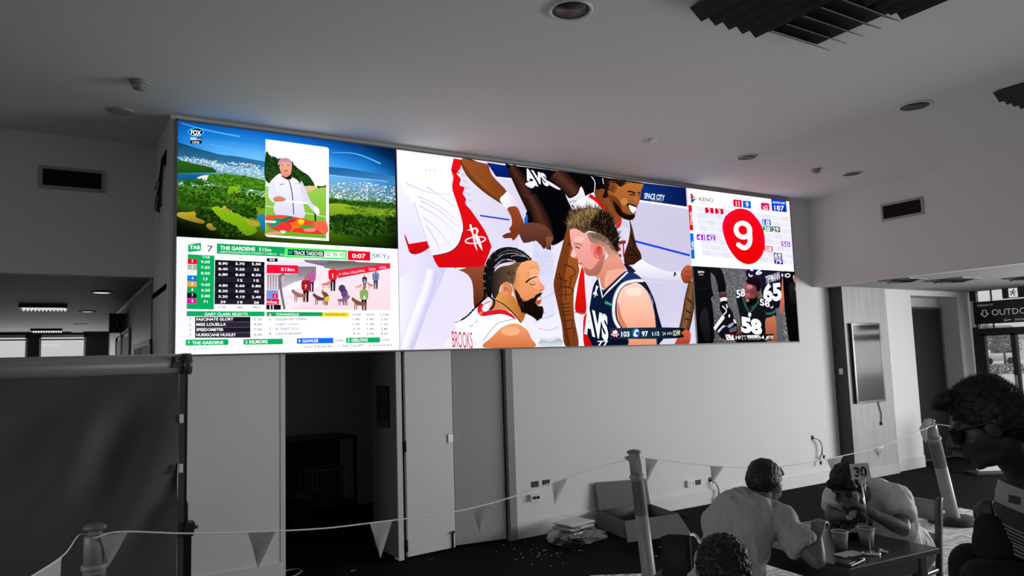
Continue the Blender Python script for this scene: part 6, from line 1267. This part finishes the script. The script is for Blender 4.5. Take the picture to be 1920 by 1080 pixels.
def short_hair(m_, seed, hs):
    def fn(H, RH, body):
        w = lambda x, y, z: H+RH @ Vector((x*hs, y*hs, z*hs)); e = lambda c, r: ('e', w(*c), tuple(k*hs for k in r), RH)
        q = [e((0, -.018, .042), (.080, .098, .082)), e((0, -.052, .012), (.075, .066, .072)), e((.060, -.022, .022), (.022, .052, .046)), e((-.060, -.022, .022), (.022, .052, .046)), e((0, .062, .088), (.055, .032, .022)), e((.025, .086, .080), (.026, .016, .014))]
        bm = fuse(q, .005, 1, .004, 75.0, [(w(0, .060, .02), RH @ Vector((0, .86, -.5)))])
        skin_obj('hair', bm, m_, body)
    return fn
denim = mat('dark_trousers', .012, .8)
# the man with his back to us, left of the table
Na = at(1397, 936, 3.74); Pa = Vector((2.80, 2.66, .60))
Ja = dict(P=Pa, N=Na, H=at(1434, 908, 3.74), SL=Na+Vector((.030, .125, -.105)), SR=Na+Vector((.060, -.160, -.100)), EL=(3.16, 2.86, .80), WL=(3.42, 2.83, .82), ER=at(1531, 1050, 3.50), WR=at(1532, 1009, 3.55), KL=(3.24, 2.79, .50), KR=(3.24, 2.49, .50), AL=(3.22, 2.80, .08), AR=(3.20, 2.47, .08))
fda = Vector((.92, .22, -.38))
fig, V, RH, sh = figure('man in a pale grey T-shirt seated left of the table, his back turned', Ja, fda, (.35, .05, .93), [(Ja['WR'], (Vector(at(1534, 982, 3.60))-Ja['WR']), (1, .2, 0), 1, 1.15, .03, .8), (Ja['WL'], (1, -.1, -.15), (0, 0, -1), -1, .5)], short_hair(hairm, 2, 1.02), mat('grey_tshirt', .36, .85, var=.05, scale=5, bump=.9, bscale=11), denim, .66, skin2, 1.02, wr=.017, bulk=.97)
m_ = MB(); wpt = at(1531, 988, 3.60); m_.tube([wpt+Vector((.01, .03, .02)), wpt+Vector((-.02, .08, .0)), wpt+Vector((-.04, .13, -.03))], .003, 6); m_.box(wpt+Vector((-.05, .15, -.045)), (.022, .04, .003), Matrix.Rotation(.5, 3, 'X')); o = m_.build('fork', chrome); tag(place(o, wpt), 'metal fork held in the fist of the man with his back turned', 'fork')
chair((Pa.x-.02, Pa.y), (1, 0), 'backless stool under the man with his back turned', chairw, False, name='stool')
# the man in the white T-shirt, bent over his food
Nb = at(1622, 921, 4.28); Pb = Vector((4.34, 2.66, .60)); mouth = at(1597, 957, 4.06)
Jb = dict(P=Pb, N=Nb, H=at(1590, 915, 4.14), SR=Nb+Vector((-.02, .175, -.055)), SL=Nb+Vector((.065, -.150, -.040)), EL=at(1694, 1004, 4.02), WL=at(1634, 962, 4.00), ER=at(1561, 989, 4.36), WR=at(1625, 976, 4.14), KL=(4.03, 2.55, .50), KR=(4.05, 2.80, .50), AL=(4.06, 2.55, .08), AR=(4.06, 2.82, .08))
Jb['EL'].z = max(Jb['EL'].z, .795); Jb['ER'].z = max(Jb['ER'].z, .80)
fdb = Vector((-.86, -.28, -.42))
def hb(H, RH): return [('e', H+RH @ Vector((x, y, z)), r, RH) for x, y, z, r in ((.0, .06, .09, (.066, .05, .034)), (.045, .085, .078, (.034, .028, .024)), (-.045, .085, .07, (.034, .028, .026)), (0, -.02, .085, (.075, .085, .048)), (.02, .105, .066, (.022, .016, .014)))]
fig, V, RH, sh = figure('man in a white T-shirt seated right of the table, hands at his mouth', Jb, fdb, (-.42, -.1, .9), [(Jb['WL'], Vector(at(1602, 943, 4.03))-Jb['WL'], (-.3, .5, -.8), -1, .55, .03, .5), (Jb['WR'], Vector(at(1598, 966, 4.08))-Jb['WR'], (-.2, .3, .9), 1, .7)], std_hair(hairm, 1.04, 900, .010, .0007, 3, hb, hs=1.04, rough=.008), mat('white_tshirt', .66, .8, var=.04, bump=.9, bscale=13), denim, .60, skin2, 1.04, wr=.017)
bp = at(1598, 964, 4.04); o = skin_obj('bread_roll', fuse([('e', bp, (.024, .016, .020)), ('e', bp+Vector((-.012, .01, -.020)), (.018, .012, .014)), ('e', bp+Vector((.014, -.006, .016)), (.016, .012, .012))], .004, 1, .007, 55), mat('white_bread', .62, .8, bump=.4, bscale=90)); tag(place(o, bp), 'torn piece of white bread held at the mouth of the man in white', 'bread')
# the dark-haired man at the right edge, seated high and leaning in
Nc = at(1928, 892, 2.50); Hc_ = at(1853, 795, 2.38); dvc = (Hc_-CAM).normalized(); lft = -(dvc.cross(Vector((0, 0, 1)))).normalized()
fdc = lft*.90+Vector((0, 0, -.34)); upc = lft*.30+Vector((0, 0, .95)); dvn = (Nc-CAM).normalized()
Pc = at(1985, 1095, 2.57)
Jc = dict(P=Pc, N=Nc, H=Hc_, SL=Nc-dvn*.15-UP*.06+RT*.09, SR=Nc+dvn*.17-UP*.06+RT*.02)
Jc['ER'] = at(1902, 1005, 2.66); Jc['WR'] = at(1866, 1000, 2.70); Jc['EL'] = at(2030, 1060, 2.36); Jc['WL'] = at(1950, 1130, 2.30)
Jc['KR'] = at(1822, 1056, 2.72); Jc['KL'] = at(1846, 1092, 2.42); Jc['AR'] = Vector((Jc['KR'].x-.05, Jc['KR'].y+.04, .52)); Jc['AL'] = Vector((Jc['KL'].x-.03, Jc['KL'].y+.02, .52))
def hookc(shirt, V, up, fw, sd):
    me = shirt.data; N0 = V['N']; base = WM[shirt].translation
    from mathutils.bvhtree import BVHTree
    b2 = bmesh.new(); b2.from_mesh(me); b2.transform(Matrix.Translation(base)); tree_ = BVHTree.FromBMesh(b2); b2.free()
    nb = (RT*.33+UP*.94).normalized(); X0 = tree_.ray_cast(CAM, ray(1888, 906).normalized())[0] or at(1888, 906, 2.3)
    st = [(0, .010), (.10, .30), (.172, .030)]+[q for k in range(8) for q in ((.230+k*.0112, .010), (.2367+k*.0112, .26))]+[(.322, .010)]
    me.materials.clear(); me.materials.append(bands('banded_shirt', nb, X0-base+nb*.10, st, .6))
    q = MB(); n = 6; rows = []
    for j in range(n+1):
        row = []
        for i in range(n+1):
            x = 1891+22*i/n; y = 927+5*i/n+15*j/n; hit = tree_.ray_cast(CAM, ray(x, y).normalized())[0]
            row.append((hit if hit else at(x, y, 2.4))-ray(x, y).normalized()*.003)
        rows.append(row)
    q.loft(rows, False, False); q.build('shirt_badge', mat('badge_dark', .03, .7), shirt)
    sh2 = fw
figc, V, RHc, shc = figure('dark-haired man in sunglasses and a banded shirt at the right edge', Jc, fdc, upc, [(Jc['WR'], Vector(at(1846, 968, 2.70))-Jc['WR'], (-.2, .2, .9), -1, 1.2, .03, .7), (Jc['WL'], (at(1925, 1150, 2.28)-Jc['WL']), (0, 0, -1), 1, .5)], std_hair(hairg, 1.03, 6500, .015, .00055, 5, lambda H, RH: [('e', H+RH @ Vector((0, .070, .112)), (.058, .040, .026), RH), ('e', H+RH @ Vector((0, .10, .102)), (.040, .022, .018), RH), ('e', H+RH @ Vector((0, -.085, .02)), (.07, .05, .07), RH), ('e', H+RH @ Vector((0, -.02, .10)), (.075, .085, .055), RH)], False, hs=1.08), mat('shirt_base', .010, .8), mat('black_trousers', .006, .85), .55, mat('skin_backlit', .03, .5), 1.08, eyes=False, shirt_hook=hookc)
g_ = MB(); s_ = 1.08
for k in (-1, 1):
    pts = [Hc_+RHc @ Vector((k*x*s_, y*s_, z*s_)) for x, y, z in ((.011, .103, .014), (.030, .101, .021), (.056, .090, .020), (.067, .070, .008), (.064, .074, -.010), (.050, .088, -.026), (.024, .101, -.027), (.012, .103, -.010))]; n_ = RHc @ Vector((k*.35, .93, 0)); g_.prism(pts, n_*.005)
g_.build('sunglasses_lens', mat('dark_lens', .004, .15), figc) if False else None
sg_ = thing('sunglasses', Hc_+RHc @ Vector((0, .10, 0)), 'black wraparound sunglasses worn by the man at the right edge', 'sunglasses'); g_.build('lens', mat('dark_lens', .003, .45, spec=.2), sg_)
for k in (-1, 1): g2 = MB(); g2.tube([Hc_+RHc @ Vector((k*x*s_, y*s_, z*s_)) for x, y, z in ((.062, .082, .014), (.080, .04, .012), (.086, -.01, .010), (.084, -.03, -.01))], .004, 8); g2.build('temple_arm', blackp, sg_)
# what he holds up and the dark bag against his knees
hb_ = at(1846, 972, 2.70); m_ = MB(); a_, b_ = at(1853, 980, 2.72), at(1842, 969, 2.69); m_.cyl(a_, b_, .010, n=12); m_.ell(b_, (.017, .017, .015)); o = m_.build('knobbed_stick', blackp); tag(place(o, a_), 'short black knobbed handle gripped by the man at the right edge', 'handle')
cb = at(1866, 1022, 2.58); m_ = fuse([('e', cb, (.055, .07, .10)), ('e', cb+Vector((.03, -.02, -.06)), (.075, .07, .07)), ('e', cb+Vector((-.01, .01, .06)), (.035, .05, .05))], .012, 3, .008, 12); o = skin_obj('shoulder_bag', m_, mat('black_cloth', .006, .9)); tag(place(o, cb), 'black soft bag resting on the lap of the man at the right edge', 'bag')
stc = Vector((Pc.x, Pc.y, 0)); t = thing('bar_stool', stc, 'tall black stool under the man at the right edge', 'stool'); sz = Pc.z-.14
b = MB(); b.lathe([(.001, sz-.05), (.18, sz-.05), (.19, sz-.03), (.18, sz), (.001, sz)], stc); b.build('seat', blackp, t)
for i in range(4): a = PI/4+i*PI/2; b = MB(); b.cyl(stc+Vector((.13*math.cos(a), .13*math.sin(a), sz-.05)), stc+Vector((.23*math.cos(a), .23*math.sin(a), 0)), .013, n=10); b.build('leg', blackm, t)
b = MB(); b.tube([stc+Vector((.185*math.cos(a), .185*math.sin(a), .42)) for a in [2*PI*i/24 for i in range(25)]], .010); b.build('foot_ring', blackm, t)
# the head just rising into the bottom of the picture
Hd = at(1358, 1083, 2.50); Nd = Hd+Vector((.03, .0, -.17)); Pd = Vector((Nd.x+.06, Nd.y+.03, .60)); fdd = Vector((-.55, -.62, -.45))
ff = Vector((-.66, -.75, 0)).normalized(); ss = Vector((-ff.y, ff.x, 0))
Jd = dict(P=Pd, N=Nd, H=Hd, SL=Nd+ss*.17-Vector((0, 0, .05)), SR=Nd-ss*.17-Vector((0, 0, .05)), KL=Pd+ff*.42+ss*.10-Vector((0, 0, .05)), KR=Pd+ff*.42-ss*.10-Vector((0, 0, .05)))
Jd['EL'] = Jd['SL']+ff*.06-Vector((0, 0, .22)); Jd['ER'] = Jd['SR']+ff*.06-Vector((0, 0, .22)); Jd['WL'] = Jd['KL']-ff*.14+Vector((0, 0, .11)); Jd['WR'] = Jd['KR']-ff*.14+Vector((0, 0, .11)); Jd['AL'] = Jd['KL']+ff*.02; Jd['AL'].z = .08; Jd['AR'] = Jd['KR']+ff*.02; Jd['AR'].z = .08
figure('person with dark tousled hair, head just showing at the bottom of the picture', Jd, fdd, (-.3, -.3, .9), [(Jd['WL'], ff, (0, 0, -1), -1, .3), (Jd['WR'], ff, (0, 0, -1), 1, .3)], std_hair(hairm, 1.05, 2500, .010, .0006, 7, None, hs=1.03, rough=.010), mat('dark_top', .02, .8), denim, .62, skin2, 1.03)
chair((Pd.x, Pd.y), ff, 'backless stool under the person at the bottom of the picture', chairw, False, name='stool')
# chair with a black back and bright tube frame, half hidden by the head in front
TRc, TLc = at(1297, 1004, 4.20), at(1240, 1010, 4.28); TLc.z = TRc.z; ed = (TRc-TLc).normalized(); bd = Vector((-ed.y, ed.x, 0)); bc = (TRc+TLc)/2; hw = (TRc-TLc).length/2
if bd.dot(CAM-bc) > 0: bd = -bd
t = thing('tube_chair', (bc.x, bc.y, 0), 'black chair with bright bent tube frame in front of the cardboard box', 'chair'); w = lambda a, b_, z: Vector((bc.x, bc.y, 0))+ed*a+bd*b_+Vector((0, 0, z))
b = MB(); zt_ = TRc.z; b.loft([[w(a, -.012, z0), w(a, .012, z0), w(a, .012, z1), w(a, -.012, z1)] for a, z0, z1 in ((-hw, zt_-.30, zt_-.02), (-hw*.5, zt_-.31, zt_-.004), (hw*.5, zt_-.31, zt_), (hw-.01, zt_-.30, zt_-.004))]); b.build('backrest', mat('black_chair_pad', .008, .7), t)
b = MB(); b.bx(-.2, -.2, 0, .2, .2, .035, .012); bmesh.ops.transform(b.b, matrix=Matrix.Translation(w(0, .20, .43)) @ Matrix((ed, bd, Vector((0, 0, 1)))).transposed().to_4x4(), verts=b.b.verts); b.build('seat', MATS['black_chair_pad'], t)
for sg in (-1, 1):
    b = MB(); pts = [w(-hw, .012, zt_-.02), w(-hw, .012, zt_-.2), w(-hw, .0, .42), w(-hw, .06, .0)] if sg < 0 else [w(sg*(hw-.012), .012, zt_-.005), w(sg*(hw+.012), .01, zt_+.002), w(sg*(hw+.012+.028*(sg > 0)), .006, zt_-.03), w(sg*(hw+.012+.058*(sg > 0)), -.005, zt_-.09), w(sg*(hw+.012+.078*(sg > 0)), -.02, zt_-.17), w(sg*(hw+.06), .0, .42), w(sg*(hw+.05), .06, .0)]; b.tube([Vector(p) for p in spline([tuple(p) for p in pts], False)], .0105, 10); b.build('back_leg', chrome if sg > 0 else blackm, t)
    b = MB(); b.tube([w(sg*.19, .02, .42), w(sg*.20, .38, .41), w(sg*.20, .41, .38), w(sg*.20, .40, .0)], .0105, 10); b.build('front_leg', chrome, t)
